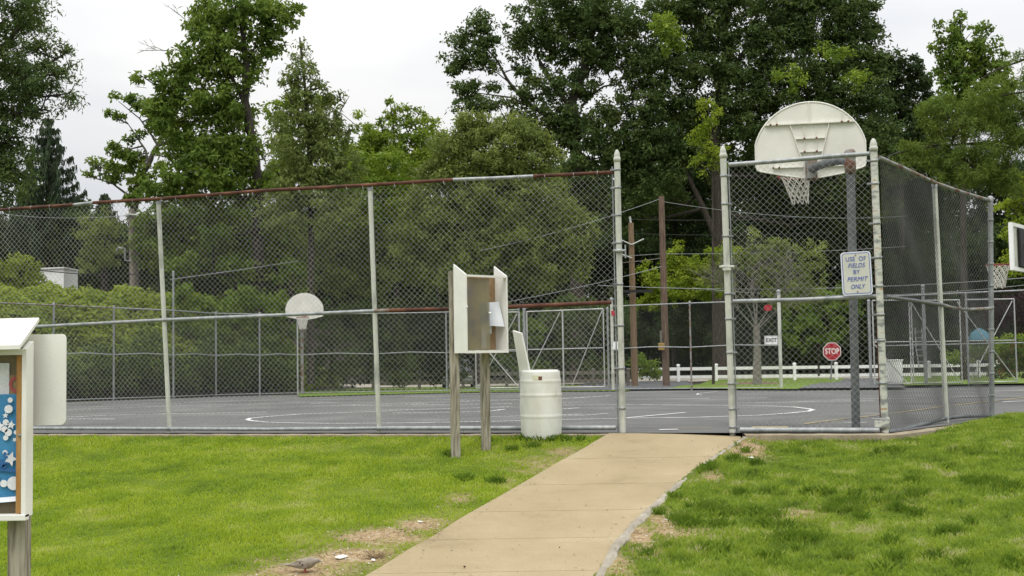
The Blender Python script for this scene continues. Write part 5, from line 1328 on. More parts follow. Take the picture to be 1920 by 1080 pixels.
def spruce(name, label, apx, apy, by, halfw, d, m, seed=0):
    g = np.random.default_rng(seed); e = empty(name, gpt(apx, d), label, 'spruce')
    top = at(apx, apy, d); bot = at(apx, by, d); H = top.z - bot.z; Rw = halfw / F * d
    mb = MB(); mb.tube([gpt(apx, d), bot, top], [.22, .18, .03], 8)
    Ps = []; Ts = []
    nl = 15
    for i in range(nl):
        t = (i + .5) / nl; z = bot.z + H * t; rr = Rw * (1 - t) ** .8 + .12
        for k in range(7):
            a = 2 * math.pi * (k / 7 + g.random() * .09) + i; ln = rr * g.uniform(.75, 1.15)
            pts = [Vector((top.x + math.cos(a) * ln * s, top.y + math.sin(a) * ln * s, z - .28 * ln * math.sin(s * 2.4) + .22 * ln * s * s)) for s in (0, .35, .7, 1)]
            mb.tube(pts, [.03, .02, .014, .006], 4, False)
            n = int(ln * 70) + 5
            s = g.random(n) ** .7; p = np.array([[top.x + math.cos(a) * ln * q, top.y + math.sin(a) * ln * q, z - .28 * ln * math.sin(q * 2.4) + .22 * ln * q * q] for q in s])
            p += g.normal(size=p.shape) * .05; Ps.append(p)
    mb.build('trunk', M['bark'], e)
    P = np.concatenate(Ps); n = len(P); L_ = g.uniform(.16, .48, n)[:, None]
    t = np.stack([g.normal(size=n) * .22, g.normal(size=n) * .22, -np.ones(n)], -1); t /= np.linalg.norm(t, axis=1)[:, None]
    a = g.uniform(0, 6.28, n); sd = np.stack([np.cos(a), np.sin(a), 0 * a], -1) * .035
    V = np.stack([P - sd, P + sd, P + t * L_ + sd * .3, P + t * L_ - sd * .3], 1).reshape(-1, 3)
    np_mesh('crown', V, np.arange(4 * n).reshape(-1, 4), LM[m], e)
spruce('spruce_tree', 'tall dark spruce with drooping branches, beside the near oak at left', 90, 215, 470, 92, 60, 'spruce', 3)
spruce('spruce_tree', 'small dark spruce top showing above the rail right of the tall spruce', 196, 362, 470, 42, 75, 'spruce', 4)
spruce('spruce_tree', 'low dark spruce top just right of the small spruce above the rail', 150, 372, 470, 40, 78, 'spruce', 5)
tree('sycamore_tree', 'open branching tree with pale leaves and forked grey trunk left of the tall buckeye', 'tree', 252, 55,
     B(55, (216, 178, 14, 7, 0, .9), (236, 186, 18, 8, 0, .9), (262, 190, 20, 12), (205, 212, 12, 6, 0, .7), (228, 218, 18, 8, 0, .8), (280, 205, 30, 18), (312, 200, 26, 20), (252, 252, 16, 8, 0, .8), (240, 262, 12, 5, 0, .6), (300, 240, 30, 22, 0, .9), (205, 272, 16, 9, 0, .8), (222, 285, 22, 12), (248, 296, 30, 18), (178, 300, 14, 8, 0, .8), (190, 312, 18, 8, 0, .8), (226, 316, 30, 16), (168, 326, 14, 6, 0, .8), (205, 332, 26, 10, 0, .9), (265, 330, 22, 26), (335, 250, 30, 36), (300, 312, 18, 14, 0, .5), (325, 290, 20, 16, 0, .5), (255, 366, 30, 22)),
     [([(252, 700), (251, 380), (258, 345), (278, 308), (296, 272), (330, 262)], .24, .07), ([(251, 372), (235, 362), (212, 345), (188, 337)], .08, .025), ([(278, 308), (272, 280), (255, 255), (240, 232)], .07, .02), ([(296, 272), (282, 250), (262, 222), (222, 190)], .07, .015)],
     'mid', 'barkgrey', seed=2, L_=.22, W_=.12, cr=.20, per=15, dens=28)
tree('buckeye_tree', 'tall buckeye whose bare trunk and crown run off the top left of centre', 'tree', 487, 50,
     B(50, (455, 10, 90, 40), (400, 25, 50, 35), (510, 30, 50, 30), (560, 15, 22, 9, 0, .7), (545, 32, 22, 8, 0, .5), (420, 80, 70, 45), (490, 75, 40, 40), (370, 55, 26, 18), (385, 110, 60, 40), (440, 140, 55, 40), (345, 130, 30, 24), (330, 165, 45, 35), (380, 185, 75, 45), (300, 140, 24, 12, 0, .8), (262, 140, 14, 7, 0, .7), (300, 195, 32, 26), (320, 225, 45, 28), (430, 220, 50, 50), (395, 270, 80, 50), (340, 265, 40, 30), (450, 290, 50, 50), (370, 330, 90, 40), (320, 350, 60, 36), (440, 350, 70, 45), (505, 335, 24, 30)),
     [([(487, 720), (485, 370), (478, 300), (468, 240), (460, 190), (462, 130), (455, 60), (448, -40)], .26, .10), ([(468, 240), (452, 180), (430, 130), (400, 80)], .09, .03), ([(478, 300), (440, 250), (390, 210), (330, 180)], .08, .02), ([(462, 130), (480, 80), (510, 40)], .07, .02)],
     'mid', seed=3, L_=.27, W_=.12, cr=.32, per=18, dens=16, droop=.14)
# bare twigs reaching left of the buckeye
e = None
mb = MB(); g = random.Random(9); base = at(322, 96, 50)
def twig(p, dr, ln, r_, dep):
    e_ = p + dr * ln; mb.tube([p, lerp(p, e_, .5) + Vector((0, 0, .03 * ln)), e_], [r_, r_ * .8, r_ * .5], 4, False)
    if dep > 0:
        for k in range(3): twig(lerp(p, e_, g.uniform(.3, 1)), (dr + Vector((g.uniform(-.6, .6), g.uniform(-.5, .5), g.uniform(-.5, .7)))).normalized(), ln * .55, r_ * .6, dep - 1)
twig(base, Vector((-1, 0, .05)).normalized(), 1.0, .022, 3); twig(at(345, 35, 50), Vector((-.6, 0, .5)).normalized(), .7, .016, 2); twig(at(275, 165, 50), Vector((-1, 0, .1)).normalized(), .5, .012, 1)
bt = [o for o in col.objects if o.name == 'buckeye_tree'][0]
mb.build('bare_twig', M['deadtwig'], bt)
tree('locust_tree', 'slim grey green feathery tree right of the buckeye trunk', 'tree', 582, 47,
     B(47, (563, 85, 12, 16, 0, .6), (556, 112, 22, 14, 0, .6), (578, 130, 28, 18, 0, .6), (552, 150, 32, 22, 0, .8), (606, 158, 24, 14, 0, .6), (575, 185, 48, 26, 0, .8), (628, 182, 20, 12, 0, .6), (555, 225, 50, 32), (610, 225, 45, 30, 0, .9), (580, 275, 70, 38), (650, 250, 22, 20, 0, .6), (560, 330, 60, 45), (630, 320, 60, 45), (600, 385, 80, 45), (530, 390, 50, 45)),
     [([(584, 720), (582, 400), (580, 260), (572, 170), (562, 70)], .16, .03), ([(580, 300), (620, 240), (655, 180)], .06, .01), ([(578, 240), (545, 190), (530, 160)], .05, .01)],
     'greygreen', seed=4, L_=.20, W_=.075, cr=.25, per=22, dens=28, droop=.14)
tree('elm_sapling', 'pale loose treetops standing up against the sky between the feathery tree and the round tree', 'tree', 742, 56,
     B(56, (730, 196, 10, 10, 0, .7), (748, 205, 12, 10, 0, .6), (765, 200, 12, 10, 0, .6), (790, 212, 14, 12, 0, .6), (735, 222, 28, 14, 0, .8), (775, 228, 26, 14, 0, .8), (800, 240, 18, 14, 0, .6), (690, 240, 30, 14, 0, .5), (665, 215, 16, 8, 0, .4), (720, 255, 50, 20), (790, 262, 30, 20), (690, 285, 45, 26), (745, 295, 50, 28), (800, 300, 30, 30), (680, 330, 60, 35), (750, 345, 60, 35)),
     [([(744, 720), (742, 340), (740, 260), (732, 195)], .14, .02), ([(741, 290), (770, 240), (790, 205)], .05, .01), ([(741, 300), (700, 262), (640, 212)], .05, .012)],
     'bright', seed=5, L_=.2, W_=.09, cr=.24, per=20, dens=30)
tree('bush', 'yellow green bushy growth above the rail behind the second left fence bay', 'bush', 720, 52,
     B(52, (660, 300, 35, 25), (710, 300, 40, 26), (755, 310, 35, 22), (690, 340, 60, 30), (740, 350, 60, 34), (640, 345, 40, 30), (680, 390, 70, 40), (740, 400, 60, 40)),
     None, 'bright', seed=6, L_=.17, W_=.09, cr=.28, per=20, dens=18, flat=.8)
tree('round_elm_tree', 'big rounded olive green tree behind the middle fence, its right side drooping', 'tree', 905, 50,
     B(50, (870, 225, 35, 18), (905, 238, 45, 26), (960, 235, 50, 26), (1000, 262, 40, 28), (1035, 285, 18, 14), (850, 270, 50, 30), (930, 280, 80, 40), (830, 320, 50, 35), (900, 330, 80, 40), (990, 320, 55, 38), (1030, 335, 25, 20, 0, .8), (860, 380, 80, 45), (950, 380, 90, 45), (1040, 390, 50, 36), (1085, 405, 26, 22), (800, 390, 50, 45), (780, 440, 60, 40), (860, 440, 80, 45), (960, 445, 90, 45), (1050, 445, 55, 35), (1098, 440, 20, 18), (900, 500, 110, 45), (1010, 500, 80, 40), (800, 500, 70, 40), (1075, 490, 35, 30)),
     [([(900, 720), (898, 560), (880, 470), (850, 400), (840, 340)], .28, .08), ([(895, 530), (930, 440), (960, 350), (965, 280)], .2, .05), ([(900, 540), (980, 460), (1050, 410)], .14, .03), ([(880, 470), (905, 380), (905, 290)], .12, .03)],
     'olive', seed=7, L_=.17, W_=.08, cr=.36, per=30, dens=30, droop=.22)
tree('oak_tree', 'large dark oak centre right of the sky gap, a separate leafy lobe leaning left', 'tree', 1085, 75,
     B(75, (900, 45, 28, 26), (870, 75, 30, 22), (910, 80, 34, 24), (875, 112, 46, 24), (852, 125, 24, 14), (920, 120, 30, 20, 0, .7), (870, 170, 42, 22), (915, 160, 24, 14, 0, .6), (890, 200, 50, 20), (950, 190, 30, 16, 0, .6), (975, 120, 20, 24, 0, .6),
      (1050, 10, 70, 40), (1120, 10, 80, 50), (1010, 50, 60, 35), (1090, 60, 70, 45), (1160, 50, 60, 55), (975, 75, 30, 26), (1040, 95, 55, 30), (1120, 110, 50, 40), (1180, 110, 50, 40), (1000, 150, 30, 26, 0, .6), (1040, 160, 50, 30, 0, .8), (1085, 165, 40, 40), (985, 180, 40, 20, 0, .7), (1010, 215, 60, 28), (1080, 225, 60, 35), (1170, 165, 30, 22, 0, .5), (1150, 215, 40, 40), (1030, 255, 60, 35), (1110, 270, 60, 50), (1160, 280, 40, 50), (1090, 340, 70, 50), (1140, 390, 60, 50)),
     [([(1086, 720), (1084, 320), (1078, 240), (1075, 190), (1095, 130), (1110, 60), (1115, -30)], .5, .16), ([(1077, 215), (1040, 160), (1010, 110), (1000, 60)], .2, .05), ([(1060, 240), (985, 190), (955, 155), (935, 118), (905, 80)], .17, .04), ([(955, 155), (930, 135), (905, 130)], .05, .02), ([(1040, 225), (960, 183), (900, 175)], .09, .03), ([(1090, 200), (1110, 178), (1132, 162), (1160, 157)], .10, .05), ([(1085, 160), (1120, 110), (1150, 60)], .14, .04)],
     'dark', seed=8, L_=.28, W_=.14, cr=.44, per=22, dens=11)
tree('oak_tree', 'giant dark oak filling the upper right, long limbs rising behind the near backboard', 'tree', 1350, 75,
     B(75, (1290, 5, 70, 45), (1380, 0, 80, 50), (1470, 0, 80, 50), (1560, 10, 70, 50), (1620, 10, 30, 30), (1245, 40, 50, 45), (1330, 70, 60, 45), (1430, 70, 70, 45), (1510, 60, 70, 45), (1590, 70, 50, 45), (1635, 60, 26, 30), (1225, 120, 55, 50), (1300, 130, 60, 45), (1390, 140, 70, 45), (1480, 130, 70, 45), (1560, 130, 60, 40), (1630, 125, 40, 40), (1220, 200, 60, 50), (1290, 200, 50, 45), (1370, 200, 60, 35), (1450, 190, 60, 40), (1540, 190, 70, 45), (1620, 185, 50, 45), (1220, 270, 60, 50), (1280, 280, 45, 50), (1560, 260, 90, 50), (1640, 250, 50, 50), (1400, 250, 70, 40), (1230, 340, 60, 40), (1480, 300, 90, 50), (1640, 320, 60, 50), (1570, 340, 80, 50), (1320, 250, 50, 50, 3), (1400, 320, 80, 50, 3), (1480, 390, 90, 40, 4), (1600, 400, 90, 40, 3), (1180, 400, 50, 40, 3), (1260, 380, 50, 30, 6), (1180, 300, 40, 60, 2)),
     [([(1352, 720), (1350, 440), (1347, 360), (1342, 260), (1352, 160), (1362, 60), (1366, -60)], .5, .16), ([(1348, 452), (1325, 405), (1300, 350), (1275, 300), (1240, 250)], .26, .08), ([(1350, 170), (1400, 90), (1450, 30), (1490, -30)], .2, .07), ([(1346, 220), (1420, 200), (1500, 180), (1560, 150)], .14, .04), ([(1352, 130), (1300, 60), (1280, 0)], .12, .04), ([(1362, 80), (1365, -40)], .12, .06), ([(1349, 330), (1420, 330), (1500, 290)], .12, .04)],
     'dark', seed=9, L_=.28, W_=.14, cr=.48, per=22, dens=14)
tree('maple_tree', 'dark rounded maple between the giant oak and the pale treetop at right', 'tree', 1690, 80,
     B(80, (1660, 130, 40, 40), (1700, 130, 30, 26), (1725, 160, 30, 30), (1680, 190, 50, 40), (1735, 205, 30, 35), (1700, 250, 60, 45), (1650, 290, 60, 50), (1720, 310, 60, 50)),
     [([(1690, 720), (1688, 300), (1685, 150)], .35, .06)], 'darker', seed=10, L_=.28, W_=.15, cr=.42, per=20, dens=15)
tree('maple_tree', 'pale green maple treetop against the sky above the pine branches at right', 'tree', 1805, 58,
     B(58, (1800, 38, 16, 16, 0, .8), (1765, 50, 14, 12, 0, .6), (1795, 70, 34, 18), (1840, 55, 24, 12, 0, .8), (1760, 90, 18, 10, 0, .6), (1830, 90, 40, 22), (1785, 110, 34, 22), (1850, 120, 40, 26), (1800, 145, 45, 28), (1770, 130, 14, 26, 0, .7), (1870, 160, 40, 36), (1790, 190, 50, 36), (1850, 210, 60, 40)),
     [([(1808, 720), (1806, 250), (1803, 140), (1800, 40)], .2, .03), ([(1805, 170), (1840, 110), (1850, 60)], .08, .02)], 'mid', seed=11, L_=.24, W_=.14, cr=.26, per=15, dens=24)
def pine():
    d = 24; e = empty('pine_tree', gpt(2080, d), 'near pine whose soft olive boughs hang in from the right edge', 'pine')
    bl = B(d, (1905, 175, 40, 30, 0, .5), (1860, 165, 40, 18, 0, .4), (1830, 195, 40, 22, 0, .7), (1885, 215, 50, 30), (1770, 205, 46, 22), (1815, 235, 60, 28), (1740, 232, 28, 16, 0, .8), (1890, 255, 50, 26), (1770, 262, 44, 16, 0, .8), (1720, 280, 32, 14, 0, .8), (1850, 290, 70, 26), (1780, 300, 60, 22), (1725, 302, 30, 12, 0, .8), (1800, 330, 60, 20), (1870, 330, 60, 26), (1700, 270, 16, 8, 0, .7), (1960, 240, 50, 70), (1960, 150, 40, 60, 0, .6), (1910, 120, 28, 20, 0, .25), (1900, 355, 40, 14, 0, .6))
    limbs('trunk', M['bark'], e, [([(2080, 900), (2080, 300), (2060, -100)], .3, .2), ([(2075, 250), (1920, 262), (1850, 268), (1760, 273), (1715, 280), (1665, 292)], .05, .010), ([(2070, 60), (1920, 112), (1870, 130), (1835, 150)], .035, .008), ([(2070, 160), (1900, 175), (1830, 190)], .03, .008), ([(1855, 268), (1830, 276), (1800, 290)], .016, .006)], d, bl, 6, .008)
    leaves('crown', LM['pine'], e, bl, L_=.13, W_=.019, cr=.15, per=46, dens=95, flat=.7, seed=12, up=.2)
pine()
tree('bush', 'bright leafy shrub at the right edge above the square backboard', 'bush', 1910, 46,
     B(46, (1905, 350, 30, 20), (1890, 385, 26, 20, 0, .8), (1915, 400, 36, 30), (1900, 440, 30, 26), (1940, 380, 40, 60), (1905, 490, 40, 30)), [([(1925, 720), (1925, 420)], .1, .04)], 'yell', seed=13, L_=.14, W_=.08, cr=.22, per=18, dens=26)
tree('sapling', 'yellow green sapling glowing before the giant oak left of the near backboard', 'tree', 1330, 54,
     B(54, (1325, 190, 20, 20, 0, .7), (1330, 230, 28, 24), (1310, 260, 24, 22), (1340, 280, 30, 26), (1320, 310, 22, 20, 0, .8), (1350, 320, 14, 14, 0, .6)), [([(1338, 720), (1336, 330), (1328, 200)], .07, .02)], 'yell', seed=14, L_=.18, W_=.08, cr=.24, per=16, dens=20)
tree('bush', 'big yellow green bush behind the brown utility pole seen through the gateway', 'bush', 1275, 55,
     B(55, (1215, 510, 18, 22), (1235, 530, 26, 24), (1268, 475, 20, 20), (1275, 505, 36, 26), (1310, 500, 30, 28), (1340, 480, 24, 22), (1355, 500, 26, 30), (1290, 540, 60, 26), (1240, 560, 40, 24), (1210, 570, 26, 20), (1340, 540, 40, 26), (1375, 470, 20, 20)), None, 'yell', seed=15, L_=.16, W_=.09, cr=.26, per=20, dens=24)
ok_ = [o for o in col.objects if o.name.startswith('oak_tree') and 'giant' in o['label']][0]
yb2 = leaves('crown', LM['bright'], ok_, B(71, (1245, 45, 30, 24, 0, .9), (1262, 78, 28, 24, 0, .9), (1560, 95, 30, 20, 0, .7), (1480, 150, 34, 20, 0, .7), (1600, 150, 34, 20, 0, .6)), L_=.26, W_=.13, cr=.4, per=20, dens=12, seed=91); yb2['label'] = 'brighter green sprays on the side of the crown'
def scraggly():
    d = 47; b = gpt(1419, d); e = empty('small_tree', b, 'small half bare tree with grey twigs on the mulch bed right of the gateway', 'tree')
    mb = MB(); g = random.Random(21)
    fork = at(1418, 610, d)
    mb.tube([b - Vector((0, 0, .1)), at(1420, 660, d), fork], [.19, .15, .13], 10)
    def br(p, dr, ln, r_, dep):
        m_ = p + dr * ln * .5 + Vector((g.uniform(-.1, .1), g.uniform(-.1, .1), 0)) * ln * .5; e_ = p + dr * ln
        mb.tube([p, m_, e_], [r_, r_ * .8, r_ * .55], 5, False)
        if dep > 0:
            for k in range(4 if dep > 1 else 3):
                nd = (dr + Vector((g.uniform(-.8, .8), g.uniform(-.7, .7), g.uniform(-.45, .55)))).normalized()
                br(lerp(m_, e_, g.uniform(0, 1)), nd, ln * g.uniform(.55, .8), r_ * .5, dep - 1)
    for a in (-1.0, -.55, -.15, .2, .6, 1.05): br(fork - Vector((0, 0, .2 * abs(a))), Vector((a * .9, g.uniform(-.4, .4), 1)).normalized(), 1.7, .042, 4)
    mb.build('trunk', M['deadtwig'], e)
    leaves('crown', LM['olive'], e, B(d, (1460, 465, 55, 26, 0, .5), (1430, 500, 50, 30, 0, .4), (1500, 500, 50, 30, 0, .5), (1400, 480, 26, 26, 0, .4), (1470, 540, 60, 26, 0, .35), (1530, 470, 26, 24, 0, .4), (1410, 440, 20, 14, 0, .4), (1510, 540, 40, 26, 0, .6), (1480, 570, 40, 16, 0, .5)), L_=.15, W_=.07, cr=.22, per=18, dens=42, seed=22)
scraggly()
tree('bush', 'mid green bush in the shade left of the STOP sign', 'bush', 1530, 58,
     B(58, (1530, 560, 50, 26), (1570, 585, 40, 30), (1510, 600, 46, 30), (1555, 630, 40, 24, 0, .7), (1500, 640, 36, 20, 0, .6), (1590, 550, 30, 30)), [([(1535, 705), (1533, 600)], .06, .03)], 'mid', seed=23, L_=.2, W_=.1, cr=.3, per=16, dens=16)
tree('bush', 'low green bush at the foot of the tan utility pole', 'bush', 1215, 58,
     B(58, (1205, 690, 26, 20), (1225, 695, 20, 16), (1200, 670, 16, 10)), None, 'bright', seed=24, L_=.16, W_=.09, cr=.25, per=18, dens=26)
# left side wood and the vine covered bank
tree('dark_tree', 'dark broadleaf tree low behind the left fence, left of the white shed', 'tree', 30, 62,
     B(62, (-20, 420, 80, 50), (60, 425, 70, 45), (30, 470, 80, 40), (110, 455, 50, 40)), [([(30, 650), (30, 450)], .2, .1)], 'darker', seed=30, L_=.22, W_=.1, cr=.36, per=20, dens=15)
tree('dark_tree', 'blue green broadleaf tree above the white shed behind the left fence', 'tree', 130, 60,
     B(60, (100, 400, 50, 30), (150, 415, 50, 40), (130, 460, 60, 36), (190, 450, 40, 40)), [([(130, 650), (130, 450)], .2, .1)], 'dark', seed=31, L_=.2, W_=.1, cr=.34, per=20, dens=16)
tree('plum_tree', 'brownish mottled tree between the white shed and the grey pole', 'tree', 195, 56,
     B(56, (175, 440, 30, 40), (205, 430, 26, 36), (195, 480, 40, 30), (165, 500, 30, 20)), [([(195, 650), (195, 480)], .1, .05)], 'olive', seed=32, L_=.16, W_=.07, cr=.28, per=20, dens=20)
tree('buckeye_tree', 'low green tree right of the grey pole under the tall buckeye', 'tree', 330, 52,
     B(52, (290, 420, 45, 36), (350, 410, 60, 36), (420, 420, 60, 40), (300, 470, 50, 36), (370, 470, 60, 36), (440, 480, 60, 40), (500, 430, 40, 40), (520, 480, 40, 40)), [([(345, 720), (343, 470), (340, 400)], .16, .06), ([(520, 720), (520, 440), (516, 380)], .12, .06), ([(447, 720), (440, 420)], .14, .08)], 'mid', seed=33, L_=.26, W_=.13, cr=.34, per=18, dens=20, droop=.12)
tree('locust_tree', 'dark feathery understorey tree between the far round hoop and the middle post', 'tree', 620, 53,
     B(53, (580, 450, 60, 40), (650, 440, 60, 45), (700, 460, 50, 45), (600, 510, 70, 40), (680, 520, 60, 40)), [([(622, 720), (620, 470)], .12, .06), ([(690, 720), (705, 500), (740, 440)], .10, .05)], 'olive', seed=34, L_=.19, W_=.08, cr=.3, per=22, dens=28)
tree('bush', 'light vine draped bush at the left edge above the far fence', 'bush', 20, 46,
     B(46, (-10, 510, 50, 30), (40, 500, 36, 20), (62, 530, 26, 26), (85, 545, 20, 18), (10, 545, 50, 26)), None, 'vine', seed=35, L_=.13, W_=.09, cr=.24, per=20, dens=30)
def stuff(name, label, cat, m, blobs, seed, **kw):
    o = leaves(name, LM[m], None, blobs, seed=seed, **kw); tag(o, label, cat, None, 'stuff'); return o
def vine_bank():
    g = np.random.default_rng(36); n = 150000
    x = g.uniform(-27, -8.5, n); t = g.uniform(.5, 13, n) ** 1.0; y = yb(x) + t
    z0 = ground_z(x, y); lump = .35 + .35 * wob(x, y, 1.3, 2) + .2 * wob(x, y, 3.1, 5)
    edge = 1.2 * np.exp(-((t - 1.6) / 1.0) ** 2)           # vines climbing towards the fence
    z = z0 + (np.clip(lump, .05, 1) + edge * (1.2 + wob(x, y, .9, 1))) * g.random(n) ** .4 + .02
    P = np.stack([x, y, z], -1)
    nrm = g.normal(size=(n, 3)) * .7; nrm[:, 2] = np.abs(nrm[:, 2]) + .5; nrm[:, 1] -= .5; nrm /= np.linalg.norm(nrm, axis=1)[:, None]
    tt = g.normal(size=(n, 3)); tt[:, 2] -= .6; tt -= nrm * (tt * nrm).sum(1)[:, None]; tt /= np.linalg.norm(tt, axis=1)[:, None]
    sd = np.cross(nrm, tt); ll = g.uniform(.09, .18, n)[:, None]; ww = ll * .36
    V = np.stack([P, P + tt * ll * .45 + sd * ww, P + tt * ll, P + tt * ll * .5 - sd * ww], 1)
    for sel, mm, lab in ((t > 3.4, 'vine', 'tangle of light green vines along the top of the bank at left'), (t <= 3.4, 'shade', 'vines hanging down to the far left fence, their leaves coloured darker as shade')):
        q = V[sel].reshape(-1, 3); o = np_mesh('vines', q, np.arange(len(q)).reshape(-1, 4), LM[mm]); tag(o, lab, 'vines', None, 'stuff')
vine_bank()
tree('bush', 'light green leafy bush right of the tall thin far post', 'bush', 370, 46, B(45.5, (350, 560, 40, 26), (400, 580, 50, 30), (350, 620, 36, 36), (400, 640, 50, 40), (350, 690, 34, 36), (395, 715, 40, 26, 0, .7)), None, 'mid', seed=37, L_=.16, W_=.09, cr=.26, per=20, dens=24)
tree('bush', 'light green leafy bush left of the far round hoop', 'bush', 500, 47, B(46.8, (470, 560, 50, 30), (540, 570, 40, 36), (450, 610, 50, 36), (510, 620, 50, 40), (470, 665, 50, 36), (530, 670, 34, 36), (450, 712, 40, 26, 0, .8), (520, 718, 46, 24, 0, .7)), None, 'mid', seed=38, L_=.17, W_=.09, cr=.26, per=20, dens=22)
tree('bush', 'dark green bush just right of the far hoop pole', 'bush', 620, 50, B(49.5, (600, 590, 50, 36), (640, 640, 60, 40), (590, 670, 30, 50), (640, 700, 60, 30)), None, 'dark', seed=39, L_=.15, W_=.08, cr=.28, per=20, dens=20)
tree('bush', 'dark green bush behind the grass verge below the middle post', 'bush', 720, 51, B(50.5, (700, 580, 60, 30), (720, 630, 60, 40), (700, 690, 50, 34), (750, 700, 40, 26), (760, 660, 40, 40)), None, 'dark', seed=40, L_=.15, W_=.08, cr=.28, per=20, dens=20)
tree('bush', 'dark green bush at the left of the wooden notice box post', 'bush', 815, 56, B(56, (800, 580, 50, 36), (830, 640, 50, 40), (800, 690, 40, 30), (850, 690, 40, 30), (860, 590, 40, 40)), None, 'darker', seed=41, L_=.17, W_=.08, cr=.3, per=20, dens=18)
tree('bush', 'green bush beyond the grey rail fence, behind the barrel', 'bush', 975, 66, B(66, (920, 600, 50, 40), (980, 620, 50, 40), (940, 670, 50, 30), (1000, 690, 50, 24)), None, 'mid', seed=42, L_=.2, W_=.1, cr=.34, per=20, dens=14)
tree('bush', 'dark bush beyond the grey rail fence, left of the tan utility pole', 'bush', 1090, 67, B(67, (1050, 590, 50, 40), (1110, 600, 50, 50), (1060, 660, 50, 36), (1120, 680, 50, 30), (1160, 600, 40, 50)), None, 'dark', seed=43, L_=.2, W_=.1, cr=.34, per=20, dens=14)
LM['rosebush'] = leafmat('rose_bush_leaves', (.04, .08, .015), (.07, .12, .02), (.22, .05, .04), 3.2)
LM['plum'] = leafmat('purple_plum_leaves', (.025, .012, .014), (.045, .022, .024), (.06, .045, .03), 1.2)
tree('rose_bush', 'flowering bush with red blooms at the far right behind the gates', 'bush', 1888, 55, B(55, (1880, 690, 26, 22), (1905, 670, 30, 26), (1930, 690, 30, 24), (1865, 705, 12, 10)), None, 'rosebush', seed=44, L_=.12, W_=.08, cr=.22, per=20, dens=34)
tree('bush', 'rounded light green hedge bush above the red flowering bush at the far right', 'bush', 1895, 58, B(58, (1895, 640, 36, 14), (1870, 655, 26, 12), (1930, 645, 30, 20), (1835, 655, 30, 14), (1790, 672, 30, 12)), None, 'bright', seed=45, L_=.15, W_=.09, cr=.24, per=20, dens=30)
tree('plum_tree', 'dark purple leaved tree behind the crossing gate braces at right', 'tree', 1895, 66, B(66, (1870, 590, 40, 30), (1910, 600, 40, 30), (1890, 560, 40, 24)), [([(1892, 700), (1890, 600)], .1, .05)], 'plum', seed=46, L_=.2, W_=.1, cr=.3, per=18, dens=16)
for k, (px, d_, r_, lab) in enumerate(((1485, 82, .22, 'dark thin trunk in the shade beyond the white rail fence, left of the STOP sign'), (1700, 84, .28, 'dark trunk in the shade behind the side wing'), (1265, 84, .3, 'dark trunk in the shade right of the brown utility pole'), (1610, 86, .3, 'dark trunk in the shade right of the STOP sign'))):
    bl = B(d_, (px - 40, 330, 90, 60), (px + 50, 350, 90, 60), (px, 420, 100, 50), (px, 280, 80, 50))
    tree('dark_tree', lab, 'tree', px, d_, bl, [([(px, 720), (px + 4, 500), (px - 3, 330)], r_, r_ * .5)], 'darker', seed=50 + k, L_=.3, W_=.14, cr=.5, per=18, dens=9)
wood = []
g = random.Random(77)
for row, (y0, nz_) in enumerate(((92, 5), (101, 7))):
    for i in range(64):
        px = -260 + i * 38 + g.uniform(-10, 10)
        if row == 0 and px < 560: continue
        for j in range(nz_): wood.append((px, 715 - j * 62 + g.uniform(-15, 15), 42, 44, y0 + g.uniform(-2, 2), 1.0))
wood = [b for b in wood if not (b[0] < 860 and b[1] < 395) and not (b[0] < 330 and b[1] < 440)]
for px in range(-40, 900, 40):
    for py in (430, 480, 530): wood.append((px + g.uniform(-10, 10), py + (18 if px < 330 else 0), 42, 34, 78 + g.uniform(-2, 2), 1.2))
stuff('far_wood', 'dark mass of woodland closing the view behind the court', 'woodland', 'darker', wood, 60, L_=.36, W_=.18, cr=.6, per=18, dens=6.5)
print('leaves', LEAFN[0])

for k, (px, lab) in enumerate(((1290, 'dark shaded bush behind the white rails right of the brown utility pole'), (1400, 'dark shaded bush behind the small half bare tree'), (1480, 'dark shaded bush behind the white rails left of the STOP sign'), (1640, 'dark shaded bush behind the near corner post of the fence'), (1740, 'dark shaded bush seen through the side wing'))):
    tree('bush', lab, 'bush', px, 80, B(79, (px, 560, 60, 40), (px - 20, 620, 60, 40), (px + 30, 650, 60, 40), (px, 500, 60, 40)), None, 'darker', seed=80 + k, L_=.26, W_=.13, cr=.42, per=18, dens=11)

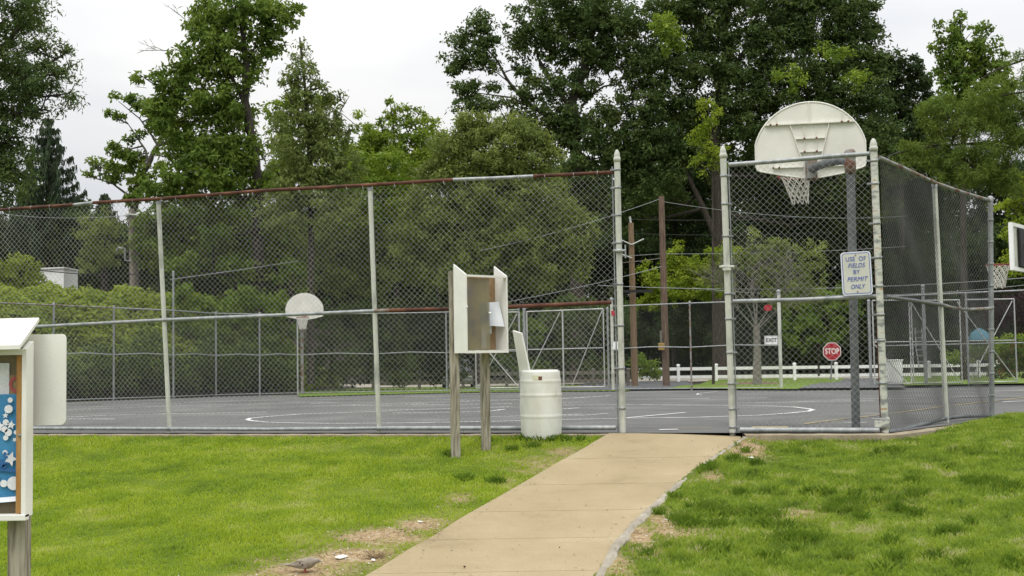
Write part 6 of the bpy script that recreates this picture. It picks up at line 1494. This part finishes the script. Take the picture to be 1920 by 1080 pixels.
mb = MB(); g = random.Random(12)
for k in range(170):
    y = g.uniform(7.6, 13.4); x = g.uniform(float(path_x(WL, y)), float(path_x(WR, y))); e0 = g.random() < .55
    if e0: x = float(path_x(WL, y)) + abs(g.gauss(0, .10)) if g.random() < .5 else float(path_x(WR, y)) - abs(g.gauss(0, .10))
    xl = float(path_x(WL, y)); xr = float(path_x(WR, y)); z = float(lawn_z(xl + .5 * (xr - xl), y)) + .0245
    a = g.uniform(0, 6.28); l_ = g.uniform(.004, .016); w_ = l_ * g.uniform(.25, .6)
    c_, s_ = math.cos(a), math.sin(a)
    mb.add([(x - c_ * l_, y - s_ * l_, z), (x + s_ * w_, y - c_ * w_, z + .003), (x + c_ * l_, y + s_ * l_, z), (x - s_ * w_, y + c_ * w_, z + .002)], [(0, 1, 2, 3)])
tag(mb.build('leaf_litter', M['strawm']), 'tiny dry leaf bits and clippings strewn over the footpath', 'leaf litter', None, 'stuff')

tree('leafy_tree', 'fresh green tree filling the gap between the bare buckeye trunk and the feathery tree', 'tree', 540, 58,
     B(58, (520, 215, 26, 24), (545, 190, 22, 18), (600, 195, 26, 20, 0, .7), (530, 260, 36, 30), (600, 250, 40, 30), (560, 310, 60, 36), (640, 290, 30, 26), (520, 340, 50, 34), (620, 345, 50, 30)), [([(545, 720), (545, 330), (545, 220)], .15, .04)], 'bright', seed=95, L_=.24, W_=.11, cr=.32, per=18, dens=17)
tree('leafy_tree', 'pale fresh green tree behind the rail between the feathery tree and the rounded elm', 'tree', 820, 60,
     B(60, (800, 235, 26, 16, 0, .7), (825, 262, 30, 20), (795, 290, 36, 26), (840, 310, 36, 30), (700, 270, 30, 22), (690, 320, 46, 34), (760, 335, 50, 34)), [([(822, 720), (820, 340), (812, 240)], .14, .03)], 'yell', seed=96, L_=.22, W_=.10, cr=.30, per=18, dens=18)
tree('leafy_tree', 'bright low foliage behind the middle of the first whole left fence bay', 'tree', 400, 50,
     B(49.5, (330, 400, 36, 22), (400, 440, 40, 24), (350, 500, 50, 26), (440, 500, 44, 26), (510, 420, 30, 22), (545, 510, 36, 26)), [([(402, 720), (400, 440)], .09, .03)], 'mid', seed=97, L_=.24, W_=.12, cr=.30, per=18, dens=18)
